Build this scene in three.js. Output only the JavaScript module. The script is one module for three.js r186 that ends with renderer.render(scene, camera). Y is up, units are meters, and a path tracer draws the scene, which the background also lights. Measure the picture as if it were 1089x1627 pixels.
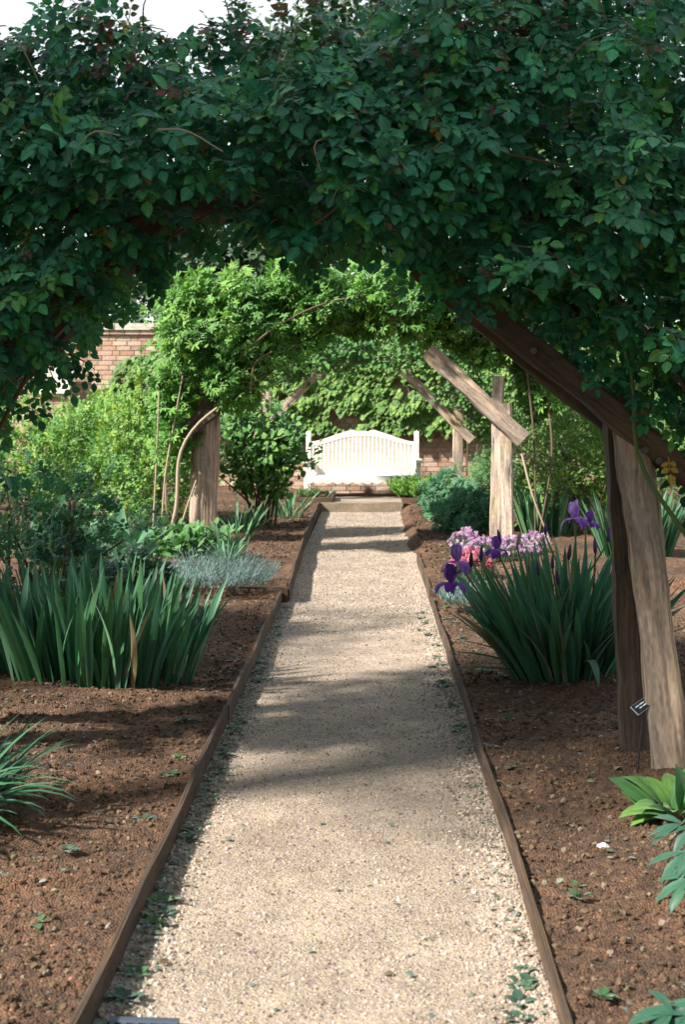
import * as THREE from 'three';
import { ImprovedNoise } from 'three/addons/math/ImprovedNoise.js';
import { toCreasedNormals } from 'three/addons/utils/BufferGeometryUtils.js';

// ------------------------------------------------------------------ camera, sky, sun, exposure
const scene = new THREE.Scene();
const camera = new THREE.PerspectiveCamera(39.6, 686 / 1024, 0.1, 600);
camera.position.set(0, 1.45, 0);
camera.lookAt(-0.1925, 1.45 - 0.743, -10);
camera.focus = 7.2;
camera.userData.fStop = 5.6;

const SUN = new THREE.Vector3(-0.78, 0.75, 0.46).normalize();
const sun = new THREE.DirectionalLight(new THREE.Color(1.0, 0.94, 0.83), 5.0);
sun.position.copy(SUN).multiplyScalar(40).add(new THREE.Vector3(0, 0, -11));
sun.target.position.set(0, 0, -11);
sun.castShadow = true;
sun.shadow.radius = 5;
sun.shadow.mapSize.set(4096, 4096);
Object.assign(sun.shadow.camera, { left: -16, right: 16, top: 16, bottom: -16, near: 1, far: 90 });
scene.add(sun, sun.target);

{
  const W = 256, H = 128, d = new Float32Array(W * H * 4);
  for (let j = 0; j < H; j++) {
    const el = (j + 0.5) / H * Math.PI - Math.PI / 2, s = Math.max(0, Math.sin(el));
    for (let i = 0; i < W; i++) {
      const k = Math.pow(1 - s, 2.2), o = (j * W + i) * 4;
      let r = 0.25 + 0.35 * k, g = 0.30 + 0.31 * k, b = 0.34 + 0.28 * k;
      if (el < 0) { r = 0.10; g = 0.09; b = 0.07; }
      d[o] = r; d[o + 1] = g; d[o + 2] = b; d[o + 3] = 1;
    }
  }
  const sky = new THREE.DataTexture(d, W, H, THREE.RGBAFormat, THREE.FloatType);
  sky.mapping = THREE.EquirectangularReflectionMapping;
  sky.magFilter = sky.minFilter = THREE.LinearFilter;
  sky.needsUpdate = true;
  scene.background = sky;
  scene.environment = sky;
}
const renderer = new THREE.WebGLRenderer({ antialias: true });
renderer.toneMapping = THREE.LinearToneMapping;
renderer.toneMappingExposure = 2.55;
renderer.shadowMap.enabled = true;

// ------------------------------------------------------------------ helpers
let seed = 1;
function rnd() { seed |= 0; seed = seed + 0x6D2B79F5 | 0; let t = Math.imul(seed ^ seed >>> 15, 1 | seed); t = t + Math.imul(t ^ t >>> 7, 61 | t) ^ t; return ((t ^ t >>> 14) >>> 0) / 4294967296; }
const rr = (a, b) => a + (b - a) * rnd();
const gauss = () => (rnd() + rnd() + rnd() + rnd() - 2) * 0.866;
const pick = (a) => a[Math.floor(rnd() * a.length)];
const V = (x, y, z) => new THREE.Vector3(x, y, z);
const clamp = (x, a, b) => Math.min(b, Math.max(a, x));
const smooth = (a, b, x) => { const t = clamp((x - a) / (b - a), 0, 1); return t * t * (3 - 2 * t); };
const imp = new ImprovedNoise();
const noise = (x, y, z = 0) => imp.noise(x + 91.3, y + 47.7, z + 13.1);
const fbm = (x, y, z = 0, o = 3) => { let s = 0, a = 1; for (let i = 0; i < o; i++) { s += a * noise(x, y, z); x *= 2.03; y *= 2.03; z *= 2.03; a *= 0.5; } return s; };
const taken = {};
function numbered(n) { const k = taken[n] = (taken[n] ?? -1) + 1; return k ? n + '_' + String(k).padStart(3, '0') : n; }
function tag(o, label, category, group, kind) {
  if (label) o.userData.label = label;
  if (category) o.userData.category = category;
  if (group) o.userData.group = group;
  if (kind) o.userData.kind = kind;
  return o;
}
function thing(name, label, category, pos = [0, 0, 0], group) {
  const o = new THREE.Group(); o.name = numbered(name); o.position.set(...pos); scene.add(o);
  return tag(o, label, category, group);
}
function mesh(name, geo, mat, parent = scene) {
  const m = new THREE.Mesh(geo, mat);
  m.name = parent === scene ? numbered(name) : name;
  m.castShadow = m.receiveShadow = true; parent.add(m); return m;
}
const structure = (name, geo, mat) => tag(mesh(name, geo, mat), null, null, null, 'structure');

// ---- textures
function hash2(x, y, s = 0) { let h = Math.imul(x, 374761393) + Math.imul(y, 668265263) + Math.imul(s, 974634777) | 0; h = Math.imul(h ^ h >>> 13, 1274126177); return ((h ^ h >>> 16) >>> 0) / 4294967296; }
function pnoise(x, y, px, py, s) {
  const xi = Math.floor(x), yi = Math.floor(y); let fx = x - xi, fy = y - yi; fx = fx * fx * (3 - 2 * fx); fy = fy * fy * (3 - 2 * fy);
  const m = (a, b) => ((a % b) + b) % b, h = (a, b) => hash2(m(a, px), m(b, py), s);
  return (h(xi, yi) * (1 - fx) + h(xi + 1, yi) * fx) * (1 - fy) + (h(xi, yi + 1) * (1 - fx) + h(xi + 1, yi + 1) * fx) * fy;
}
function makeTex(W, H, fn, srgb) {
  const d = new Uint8Array(W * H * 4);
  for (let j = 0; j < H; j++) for (let i = 0; i < W; i++) {
    const c = fn(i / W, j / H), o = (j * W + i) * 4;
    for (let k = 0; k < 3; k++) d[o + k] = clamp(c[k], 0, 1) * 255;
    d[o + 3] = 255;
  }
  const t = new THREE.DataTexture(d, W, H, THREE.RGBAFormat);
  t.wrapS = t.wrapT = THREE.RepeatWrapping; t.magFilter = THREE.LinearFilter; t.minFilter = THREE.LinearMipmapLinearFilter; t.generateMipmaps = true;
  if (srgb) t.colorSpace = THREE.SRGBColorSpace;
  t.needsUpdate = true; return t;
}
function stones(u, v, n, s) { // nearest stone: [distance to edge, hash]
  const x = u * n, y = v * n, xi = Math.floor(x), yi = Math.floor(y); let d1 = 9, d2 = 9, id = 0;
  for (let b = -1; b <= 1; b++) for (let a = -1; a <= 1; a++) {
    const cx = ((xi + a) % n + n) % n, cy = ((yi + b) % n + n) % n;
    const dx = xi + a + hash2(cx, cy, s) - x, dy = yi + b + hash2(cx, cy, s + 1) - y, d = dx * dx + dy * dy;
    if (d < d1) { d2 = d1; d1 = d; id = hash2(cx, cy, s + 2); } else if (d < d2) d2 = d;
  }
  return [Math.sqrt(d2) - Math.sqrt(d1), id];
}
const gravelH = [], GN = 1024;
const gravelMap = makeTex(GN, GN, (u, v) => {
  const a = stones(u, v, 90, 3), b = stones(u, v, 190, 11);
  const dirt = 0.5 * pnoise(u * 7, v * 7, 7, 7, 5) + 0.3 * pnoise(u * 23, v * 23, 23, 23, 6) + 0.2 * pnoise(u * 120, v * 120, 120, 120, 9);
  const big = a[1] > 0.62 && a[0] > 0.16;
  const id = big ? a[1] * 2.6 % 1 : b[1];
  gravelH.push(big ? 0.55 + 0.4 * Math.min(1, (a[0] - 0.16) * 3) : 0.2 + 0.3 * Math.min(1, b[0] * 2.5) + 0.15 * dirt);
  const l = 0.58 + 0.24 * id + 0.22 * (dirt - 0.5) + (b[0] < 0.12 && !big ? -0.06 : 0), w = 0.9 + 0.2 * hash2(Math.floor(id * 999), 7, 1);
  return [l * 1.06, l * (0.97 + 0.02 * w), l * 0.91 * w];
}, true);
let gi = 0; const gravelBump = makeTex(GN, GN, () => { const h = gravelH[gi++]; return [h, h, h]; });
const soilMap = makeTex(1024, 1024, (u, v) => {
  const a = stones(u, v, 110, 21), n = 0.4 * pnoise(u * 9, v * 9, 9, 9, 31) + 0.6 * pnoise(u * 40, v * 40, 40, 40, 32);
  const l = 0.26 + 0.20 * n + 0.10 * (a[1] - 0.5) + (a[1] > 0.985 ? 0.14 : 0) + 0.12 * (pnoise(u * 3, v * 3, 3, 3, 37) - 0.5);
  return [l * 1.14, l * 0.90, l * (0.66 + 0.1 * a[1])];
}, true);
const soilBump = makeTex(1024, 1024, (u, v) => {
  const a = stones(u, v, 110, 21), b = stones(u, v, 45, 41), h = 0.3 * Math.min(1, a[0] * 2) + 0.4 * Math.min(1, b[0] * 1.6) * b[1] + 0.3 * pnoise(u * 60, v * 60, 60, 60, 3);
  return [h, h, h];
});
const woodMap = makeTex(512, 1024, (u, v) => {
  const warp = pnoise(u * 4, v * 5, 4, 5, 50) * 0.025;
  const g1 = pnoise((u + warp) * 26, v * 5, 26, 5, 51), g2 = pnoise((u + warp) * 90, v * 9, 90, 9, 52), g3 = pnoise(u * 220, v * 60, 220, 60, 53), st = pnoise(u * 5, v * 7, 5, 7, 54);
  const crack = pnoise((u + warp) * 46, v * 3, 46, 3, 55) < 0.09 ? 0.3 : 1;
  const l = (0.30 + 0.20 * g1 + 0.22 * g2 + 0.16 * g3 + 0.12 * st) * crack, lich = st > 0.72 ? 0.015 : 0;
  return [l * (1.0 + 0.06 * st), l * 0.95 + lich, l * (0.90 - 0.06 * st)];
}, true);
const woodBump = makeTex(512, 1024, (u, v) => {
  const warp = pnoise(u * 4, v * 5, 4, 5, 50) * 0.025;
  const crack = pnoise((u + warp) * 46, v * 3, 46, 3, 55) < 0.09 ? 0 : 1;
  const h = (0.4 * pnoise((u + warp) * 26, v * 5, 26, 5, 51) + 0.35 * pnoise((u + warp) * 90, v * 9, 90, 9, 52)) * 0.8 + 0.3 * crack;
  return [h, h, h];
});
const leafMap = makeTex(64, 128, (u, v) => {
  const x = Math.abs(u - 0.5) * 2, mid = x < 0.07 ? 0.16 : 0, vein = Math.abs(((v * 7 - x * 1.6) % 1 + 1) % 1 - 0.5) < 0.07 ? 0.07 : 0;
  const n = 0.16 * (pnoise(u * 6, v * 9, 6, 9, 61) - 0.5), l = 0.84 + mid + vein + n;
  return [l * 0.98, l, l * 0.97];
}, true);
const bladeMap = makeTex(64, 256, (u, v) => {
  const l = 0.80 + 0.22 * (pnoise(u * 22, v * 2, 22, 2, 71) - 0.5) + 0.12 * pnoise(u * 3, v * 6, 3, 6, 72);
  return [l, l, l];
}, true);
const brickMap = makeTex(256, 256, (u, v) => {
  const l = 0.90 + 0.3 * (pnoise(u * 12, v * 12, 12, 12, 81) - 0.5) + 0.3 * (pnoise(u * 60, v * 60, 60, 60, 82) - 0.5);
  return [l, l, l];
}, true);

// ---- materials (base colours, linear)
const lin = (r, g, b) => new THREE.Color().setRGB(r, g, b);
const std = (c, rough, o = {}) => new THREE.MeshStandardMaterial({ color: lin(...c), roughness: rough, side: THREE.DoubleSide, ...o });
function leafMat(c, o = {}) {
  return new THREE.MeshPhysicalMaterial({ color: lin(...c), roughness: 0.85, transmission: 0.4, thickness: 0, ior: 1.4, side: THREE.DoubleSide, map: leafMap, clearcoat: 0.2, clearcoatRoughness: 0.4, ...o });
}
const foliageMat = leafMat([1, 1, 1], { vertexColors: true });
const glossFoliage = leafMat([1, 1, 1], { vertexColors: true, transmission: 0.25, clearcoat: 0.4, clearcoatRoughness: 0.3 });
const bladeFoliage = leafMat([1, 1, 1], { vertexColors: true, map: bladeMap });
const M = {
  path: std([0.66, 0.60, 0.56], 0.95, { map: gravelMap, bumpMap: gravelBump, bumpScale: 0.008, vertexColors: true }),
  soil: std([0.82, 0.69, 0.59], 1, { map: soilMap, bumpMap: soilBump, bumpScale: 0.022, vertexColors: true }),
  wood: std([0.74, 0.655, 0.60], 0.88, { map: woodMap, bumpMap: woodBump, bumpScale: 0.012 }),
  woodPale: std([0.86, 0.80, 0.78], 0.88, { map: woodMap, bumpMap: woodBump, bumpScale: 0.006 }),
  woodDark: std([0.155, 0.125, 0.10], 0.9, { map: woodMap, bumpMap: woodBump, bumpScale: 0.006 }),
  board: std([0.145, 0.10, 0.068], 0.92, { map: woodMap, bumpMap: woodBump, bumpScale: 0.006 }),
  stem: std([0.10, 0.065, 0.04], 0.85),
  stemPale: std([0.30, 0.24, 0.17], 0.8),
  stemGreen: std([0.07, 0.12, 0.035], 0.7),
  white: std([0.82, 0.80, 0.76], 0.6, { map: makeTex(128, 128, (u, v) => { const l = 0.97 - 0.10 * Math.max(0, pnoise(u * 5, v * 5, 5, 5, 91) - 0.45) - 0.08 * pnoise(u * 40, v * 40, 40, 40, 92); return [l, l * 0.995, l * 0.97]; }, true) }),
  mortar: std([0.50, 0.44, 0.37], 0.95),
  coping: std([0.60, 0.55, 0.46], 0.9, { map: brickMap }),
  stone: std([0.40, 0.36, 0.30], 0.95, { map: gravelMap, bumpMap: gravelBump, bumpScale: 0.006 }),
  pebble: std([1, 1, 1], 0.85),
  clod: std([1, 1, 1], 1),
};

// ---- leaf shapes: grow along +y from the origin, face +z
function sheet(l, w, { rows = 4, fold = 0.25, curl = 0.25, belly = 0.42, tip = 1, base = 0, wave = 0 } = {}) {
  const p = [], uv = [], ix = [];
  for (let i = 0; i <= rows; i++) {
    const t = i / rows; let h = t < belly ? Math.sin(Math.PI / 2 * t / belly) : Math.cos(Math.PI / 2 * Math.pow((t - belly) / (1 - belly), tip));
    h = Math.max(h, base * (1 - t)); const hw = h * w / 2;
    const a = curl * t, y = curl ? l * Math.sin(a) / curl : l * t, z = curl ? -l * (1 - Math.cos(a)) / curl : 0;
    const up = wave * Math.sin(t * 9);
    p.push(-hw, y, z + fold * hw + up * hw, 0, y, z, hw, y, z + fold * hw - up * hw);
    uv.push(0.5 - h / 2, t, 0.5, t, 0.5 + h / 2, t);
    if (i) { const b = i * 3, c = b - 3; ix.push(c, c + 1, b + 1, c, b + 1, b, c + 1, c + 2, b + 2, c + 1, b + 2, b + 1); }
  }
  const g = new THREE.BufferGeometry();
  g.setAttribute('position', new THREE.Float32BufferAttribute(p, 3)); g.setAttribute('uv', new THREE.Float32BufferAttribute(uv, 2)); g.setIndex(ix);
  g.computeVertexNormals(); return g;
}
function joinGeo(list) { // [geo, matrix]
  let nv = 0, ni = 0; for (const [g] of list) { nv += g.attributes.position.count; ni += g.index.count; }
  const P = new Float32Array(nv * 3), N = new Float32Array(nv * 3), U = new Float32Array(nv * 2), I = new Uint32Array(ni), C = list[0][2] ? new Float32Array(nv * 3) : null;
  let v = 0, k = 0;
  for (const [g, m, c] of list) {
    const p = g.attributes.position.array, n = g.attributes.normal.array, u = g.attributes.uv.array, e = m.elements, cnt = g.attributes.position.count, ix = g.index.array;
    for (let i = 0; i < cnt; i++) {
      const x = p[i * 3], y = p[i * 3 + 1], z = p[i * 3 + 2], o = (v + i) * 3;
      P[o] = e[0] * x + e[4] * y + e[8] * z + e[12]; P[o + 1] = e[1] * x + e[5] * y + e[9] * z + e[13]; P[o + 2] = e[2] * x + e[6] * y + e[10] * z + e[14];
      const a = n[i * 3], b = n[i * 3 + 1], d = n[i * 3 + 2];
      let nx = e[0] * a + e[4] * b + e[8] * d, ny = e[1] * a + e[5] * b + e[9] * d, nz = e[2] * a + e[6] * b + e[10] * d; const L = Math.hypot(nx, ny, nz) || 1;
      N[o] = nx / L; N[o + 1] = ny / L; N[o + 2] = nz / L;
      U[(v + i) * 2] = u[i * 2]; U[(v + i) * 2 + 1] = u[i * 2 + 1];
      if (C) { C[o] = c[0]; C[o + 1] = c[1]; C[o + 2] = c[2]; }
    }
    for (let i = 0; i < ix.length; i++) I[k + i] = ix[i] + v;
    v += cnt; k += ix.length;
  }
  const g = new THREE.BufferGeometry();
  g.setAttribute('position', new THREE.BufferAttribute(P, 3)); g.setAttribute('normal', new THREE.BufferAttribute(N, 3)); g.setAttribute('uv', new THREE.BufferAttribute(U, 2));
  if (C) g.setAttribute('color', new THREE.BufferAttribute(C, 3));
  g.setIndex(new THREE.BufferAttribute(I, 1)); return g;
}
const tx = V(0, 0, 0), ty = V(0, 0, 0), tz = V(0, 0, 0);
function orient(pos, dir, nrm, s = 1) {
  ty.copy(dir).normalize(); tx.crossVectors(ty, nrm); if (tx.lengthSq() < 1e-6) tx.set(1, 0, 0.01).cross(ty); tx.normalize(); tz.crossVectors(tx, ty);
  const m = new THREE.Matrix4().makeBasis(tx, ty, tz); m.scale(V(s, s, s)); m.setPosition(pos); return m;
}
const rotZ = (a, x, y, s = 1, tilt = 0) => new THREE.Matrix4().makeTranslation(x, y, 0).multiply(new THREE.Matrix4().makeRotationZ(a)).multiply(new THREE.Matrix4().makeRotationX(tilt)).multiply(new THREE.Matrix4().makeScale(s, s, s));
function compound(pairs, l, w, rachis, opt = {}) { // a pinnate leaf
  const parts = [], sp = opt.spread ?? 1.15;
  const lf = () => sheet(l * rr(0.88, 1.12), w * rr(0.9, 1.1), { rows: opt.rows ?? 4, fold: rr(0.15, 0.4), curl: rr(0.1, 0.6), belly: opt.belly ?? 0.42 });
  for (let i = 0; i < pairs; i++) {
    const y = rachis * (opt.start ?? 0.35) + rachis * (1 - (opt.start ?? 0.35)) * (i / pairs), s = 0.72 + 0.25 * i / pairs;
    for (const k of [-1, 1]) parts.push([lf(), rotZ(k * sp * rr(0.85, 1.15), -k * 0.002, y, s, rr(-0.35, 0.2))]);
  }
  parts.push([lf(), rotZ(rr(-0.1, 0.1), 0, rachis, 1.05, rr(-0.3, 0.1))]);
  parts.push([sheet(rachis, 0.0035, { rows: 2, fold: 0, curl: 0, base: 1 }), new THREE.Matrix4()]);
  return joinGeo(parts);
}
function palmate(n, l, w, open, opt = {}) {
  const parts = [];
  for (let i = 0; i < n; i++) {
    const a = (i / (n - 1) - 0.5) * open;
    parts.push([sheet(l * (1 - 0.3 * Math.abs(a) / open), w, { rows: 3, fold: rr(0.1, 0.4), curl: rr(0.1, 0.6), belly: opt.belly ?? 0.5 }), rotZ(a, 0, 0.01, 1, rr(-0.4, 0.1))]);
  }
  return joinGeo(parts);
}
function lobed(s, opt = {}) { // an ivy-like broad leaf of five points
  const out = [[0, 0], [0.42, -0.12], [0.55, 0.30], [0.36, 0.42], [0.40, 0.72], [0.16, 0.70], [0, 1.0], [-0.16, 0.70], [-0.40, 0.72], [-0.36, 0.42], [-0.55, 0.30], [-0.42, -0.12]];
  const p = [0, 0.4 * s, 0], uv = [0.5, 0.4], ix = [];
  out.forEach(([x, y], i) => { p.push(x * s, y * s, -(x * x + (y - 0.4) ** 2) * 0.35 * s * (opt.cup ?? 1)); uv.push(0.5 + x * 0.8, clamp(y, 0, 1)); const a = i + 1, b = (i + 1) % out.length + 1; ix.push(0, b, a); });
  const g = new THREE.BufferGeometry(); g.setAttribute('position', new THREE.Float32BufferAttribute(p, 3)); g.setAttribute('uv', new THREE.Float32BufferAttribute(uv, 2)); g.setIndex(ix); g.computeVertexNormals();
  if (g.attributes.normal.array[2] < 0) { g.setIndex(ix.reverse()); g.computeVertexNormals(); }
  return g;
}
const many = (n, f) => Array.from({ length: n }, f);
const tint = (c, v = 0.18) => { const k = 1 + gauss() * v, h = gauss() * v * 0.4; return [c[0] * k * (1 + h), c[1] * k, c[2] * k * (1 - h)]; };

function tube(pts, r0, r1, seg = 10, rad = 6) {
  const curve = new THREE.CatmullRomCurve3(pts), g = new THREE.TubeGeometry(curve, seg, 1, rad, false), p = g.attributes.position;
  for (let i = 0; i <= seg; i++) {
    const c = curve.getPointAt(i / seg), r = r0 + (r1 - r0) * i / seg;
    for (let j = 0; j <= rad; j++) { const k = i * (rad + 1) + j; p.setXYZ(k, c.x + (p.getX(k) - c.x) * r, c.y + (p.getY(k) - c.y) * r, c.z + (p.getZ(k) - c.z) * r); }
  }
  return g;
}
// ---- a riven timber of chamfered section from a to b; w across, d deep
function timber(a, b, w, d, { seg = 14, rough = 0.08, chamfer = 0.16, bow = 0, taper = 1, face = V(0, 0, 1), s = 0, sq = false, wob = 0 } = {}) {
  const dir = b.clone().sub(a), L = dir.length(); dir.normalize();
  const X = V(0, 0, 0).crossVectors(dir, face).normalize(), Z = V(0, 0, 0).crossVectors(X, dir).normalize();
  const c = chamfer, sec = [[1 - c, -1], [1, -1 + c], [1, 1 - c], [1 - c, 1], [-1 + c, 1], [-1, 1 - c], [-1, -1 + c], [-1 + c, -1]], n = sec.length;
  const ring = (i) => {
    const t = i / seg, k = 1 + (taper - 1) * t, cen = a.clone().addScaledVector(dir, L * t).addScaledVector(X, bow * Math.sin(Math.PI * t) + rough * w * 0.5 * noise(t * L * 2.2, s, 5) + wob * noise(t * L * 0.8, s, 15)).addScaledVector(Z, rough * d * 0.5 * noise(t * L * 2.2, s, 9) + wob * noise(t * L * 1.1, s, 19));
    return sec.map(([x, z], j) => {
      const q = 1 + (sq ? 0.3 : 1) * rough * (1.6 * noise(t * L * 3.3, j * 0.9 + s, 2) + 0.8 * noise(t * L * 11, j * 1.7 + s, 4));
      return cen.clone().addScaledVector(X, x * w / 2 * k * q).addScaledVector(Z, z * d / 2 * k * q);
    });
  };
  const P = [], U = [], rings = many(seg + 1, (_, i) => ring(i)), per = 2 * (w + d);
  const quad = (p, u) => { for (const k of [0, 1, 2, 0, 2, 3]) { P.push(p[k].x, p[k].y, p[k].z); U.push(...u[k]); } };
  for (let i = 0; i < seg; i++) for (let j = 0; j < n; j++) {
    const k = (j + 1) % n, u0 = s * 0.37 + j / n * per / 0.55, u1 = s * 0.37 + (j + 1) / n * per / 0.55, v0 = s * 0.71 + L * i / seg / 1.3, v1 = s * 0.71 + L * (i + 1) / seg / 1.3;
    quad([rings[i][j], rings[i][k], rings[i + 1][k], rings[i + 1][j]], [[u0, v0], [u1, v0], [u1, v1], [u0, v1]]);
  }
  for (const [r, flip] of [[rings[0], true], [rings[seg], false]]) for (let j = 1; j < n - 1; j++) {
    const t = flip ? [r[0], r[j + 1], r[j]] : [r[0], r[j], r[j + 1]];
    for (const p of t) { P.push(p.x, p.y, p.z); U.push(p.x * 1.3 + p.z, p.y * 0.3); }
  }
  let g = new THREE.BufferGeometry(); g.setAttribute('position', new THREE.Float32BufferAttribute(P, 3)); g.setAttribute('uv', new THREE.Float32BufferAttribute(U, 2));
  g = toCreasedNormals(g, 0.6); return g;
}
// ---- foliage: clusters of leaves; pts = [{c, r, n}]
function clusterLeaves(list, clusters, shapes, colors, { size = [0.8, 1.2], up = 0.5, out = 0.7, droop = 0, face = V(-0.45, 0.7, 0.4), vary = 0.18, flat = 1 } = {}) {
  const p = V(0, 0, 0), d = V(0, 0, 0), n = V(0, 0, 0);
  for (const { c, r, k } of clusters) {
    const hue = pick(colors);
    for (let i = 0; i < k; i++) {
      d.set(gauss(), gauss(), gauss()); if (d.lengthSq() < 1e-4) d.set(0, 1, 0);
      const q = Math.cbrt(rnd()); d.normalize(); p.copy(c).addScaledVector(d, r * q); p.y = c.y + (p.y - c.y) * flat;
      d.multiplyScalar(out); d.y += up - droop; d.x += gauss() * 0.6; d.y += gauss() * 0.4; d.z += gauss() * 0.6;
      n.copy(face).add(V(gauss() * 0.55, gauss() * 0.55, gauss() * 0.55));
      list.push([pick(shapes), orient(p, d, n, rr(...size)), tint(rnd() < 0.75 ? hue : pick(colors), vary)]);
    }
  }
}
function ellipsoidClusters(n, c, r, cr, k, { inner = 0.35, lump = 0.25, low = -0.8, s = 0 } = {}) {
  const out = [];
  while (out.length < n) {
    const d = V(gauss(), gauss(), gauss()).normalize(); if (d.y < low) continue;
    const q = (inner + (1 - inner) * Math.pow(rnd(), 0.55)) * (1 + lump * noise(d.x * 2 + s, d.y * 2, d.z * 2));
    out.push({ c: V(c.x + d.x * r.x * q, c.y + d.y * r.y * q, c.z + d.z * r.z * q), r: cr * rr(0.7, 1.3), k: Math.round(k * rr(0.7, 1.3)) });
  }
  return out;
}
const stuff = (o) => { o.userData.kind = 'stuff'; return o; };
function shrub(name, label, cat, base, center, r, o) {
  const t = thing(name, label, cat, base, o.group), B = V(...base), list = [];
  const cl = ellipsoidClusters(o.n, V(...center).sub(B), V(...r), o.cr, o.k, o);
  clusterLeaves(list, cl, o.shapes, o.colors, o);
  stuff(mesh('foliage', joinGeo(list), o.mat ?? foliageMat, t));
  for (let i = 0; i < (o.stems ?? 6); i++) {
    const e = pick(cl).c, b = V(rr(-1, 1) * (o.foot ?? 0.12), 0, rr(-1, 1) * (o.foot ?? 0.12));
    const mid = b.clone().lerp(e, 0.5).add(V(gauss() * 0.06, rr(0, 0.12), gauss() * 0.06));
    mesh('stem', tube([b, mid, e], o.sr ?? 0.012, (o.sr ?? 0.012) * 0.4, 8, 5), o.stemMat ?? M.stem, t);
  }
  return t;
}

// leaf shape sets
seed = 77;
const roseLeaves = many(8, () => compound(2, 0.054, 0.037, 0.078));
const roseSmall = many(5, () => compound(2, 0.036, 0.026, 0.055, { rows: 3 }));
const roundLeaves = many(4, () => sheet(0.07, 0.055, { rows: 4, fold: rr(0.1, 0.35), curl: rr(0.2, 0.7) }));
const narrowLeaves = many(4, () => sheet(0.05, 0.015, { rows: 3, fold: 0.3, curl: rr(0.2, 0.7) }));
const fingerLeaves = many(5, () => palmate(5, 0.085, 0.024, 3.0));
const fernLeaves = many(5, () => compound(4, 0.05, 0.016, 0.12, { rows: 3, start: 0.2 }));
const ivyLeaves = many(3, (_, i) => lobed(0.072 + i * 0.010));
const treeLeaves = many(3, () => sheet(0.16, 0.10, { rows: 3, curl: 0.5 }));

// ================================================================== the setting
function grid(x0, x1, d0, d1, sx, sd, hf, cf, tile) {
  const nx = Math.max(1, Math.round((x1 - x0) / sx)), nd = Math.max(1, Math.round((d1 - d0) / sd)), P = [], U = [], C = [], I = [];
  for (let j = 0; j <= nd; j++) for (let i = 0; i <= nx; i++) {
    const x = x0 + (x1 - x0) * i / nx, d = d0 + (d1 - d0) * j / nd, c = cf(x, d);
    P.push(x, hf(x, d), -d); U.push(x / tile, d / tile); C.push(c, c, c);
    if (i < nx && j < nd) { const a = j * (nx + 1) + i, b = a + nx + 1; I.push(a, a + 1, b + 1, a, b + 1, b); }
  }
  const g = new THREE.BufferGeometry(); g.setAttribute('position', new THREE.Float32BufferAttribute(P, 3)); g.setAttribute('uv', new THREE.Float32BufferAttribute(U, 2)); g.setAttribute('color', new THREE.Float32BufferAttribute(C, 3)); g.setIndex(I); g.computeVertexNormals(); return g;
}
structure('ground', new THREE.PlaneGeometry(400, 400).rotateX(-Math.PI / 2).translate(0, -0.25, 0), std([0.07, 0.09, 0.035], 1));
const pathH = (x, d) => 0.006 * fbm(x * 5, d * 5) + 0.02 * smooth(0.30, 0.46, x) * (0.6 + 0.5 * noise(x * 3, d * 2)) + 0.012 * smooth(-0.5, -0.64, x);
structure('gravel_path', grid(-0.66, 0.455, 0.6, 19.6, 0.035, 0.04, pathH, (x, d) => 1 + 0.10 * fbm(x * 1.6, d * 1.3, 3), 0.9), M.path);
structure('landing', grid(-0.95, 0.95, 19.62, 20.86, 0.08, 0.08, (x, d) => 0.125 + 0.008 * fbm(x * 4, d * 4), () => 0.95, 0.9), M.path);
const soilH = (x, d) => {
  const terrace = smooth(10.30, 10.42, d), up = smooth(19.4, 19.7, d) * 0.05;
  let h = 0.045 + 0.065 * terrace + up + 0.022 * fbm(x * 2.2, d * 2.2, 1) + 0.020 * fbm(x * 9, d * 9, 2, 3);
  const off = x < 0 ? -0.68 - x : x - 0.47; h += 0.06 * smooth(0.2, 1.2, off);
  return h;
};
const soilC = (x, d) => 1 + 0.22 * fbm(x * 1.3, d * 1.3, 8, 3);
structure('soil_bed', grid(-3.2, -0.675, 1.2, 11.0, 0.028, 0.028, soilH, soilC, 1.1), M.soil);
structure('soil_bed', grid(0.468, 3.0, 1.2, 11.0, 0.028, 0.028, soilH, soilC, 1.1), M.soil);
structure('soil_bed', grid(-9, -0.665, 11.0, 22.55, 0.07, 0.07, soilH, soilC, 1.1), M.soil);
structure('soil_bed', grid(0.44, 9, 11.0, 13.0, 0.07, 0.07, soilH, soilC, 1.1), M.soil);
structure('soil_bed', grid(0.24, 9, 13.0, 19.5, 0.05, 0.05, (x, d) => { const k = smooth(0.30, 0.60, x + 0.03 * noise(d * 1.1, 3) + 0.02 * noise(d * 4, 6) - 0.12 * (1 - smooth(13, 14.5, d))); return -0.03 + (soilH(x, d) + 0.03) * k; }, soilC, 1.1), M.soil);
structure('soil_bed', grid(0.44, 9, 19.5, 22.55, 0.07, 0.07, soilH, soilC, 1.1), M.soil);
structure('bench_shade_ground', grid(-0.96, 0.96, 20.87, 22.5, 0.1, 0.1, (x, d) => 0.11 + 0.02 * fbm(x * 4, d * 4), () => 0.8, 1.1), std([0.35, 0.32, 0.30], 1, { map: soilMap }));  // darkened ground colour stands in for the shade under the bench
structure('soil_bed', grid(-9, -3.2, 1.2, 11.0, 0.15, 0.15, soilH, soilC, 1.1), M.soil);
structure('soil_bed', grid(3.0, 9, 1.2, 11.0, 0.15, 0.15, soilH, soilC, 1.1), M.soil);
structure('soil_bed', grid(-0.72, -0.60, 10.40, 15.0, 0.008, 0.05, (x, d) => x > -0.605 - 0.07 * (d - 10.42) / 4.58 - 0.004 ? -0.06 : soilH(x, d) + 0.004, soilC, 1.1), M.soil);
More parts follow.
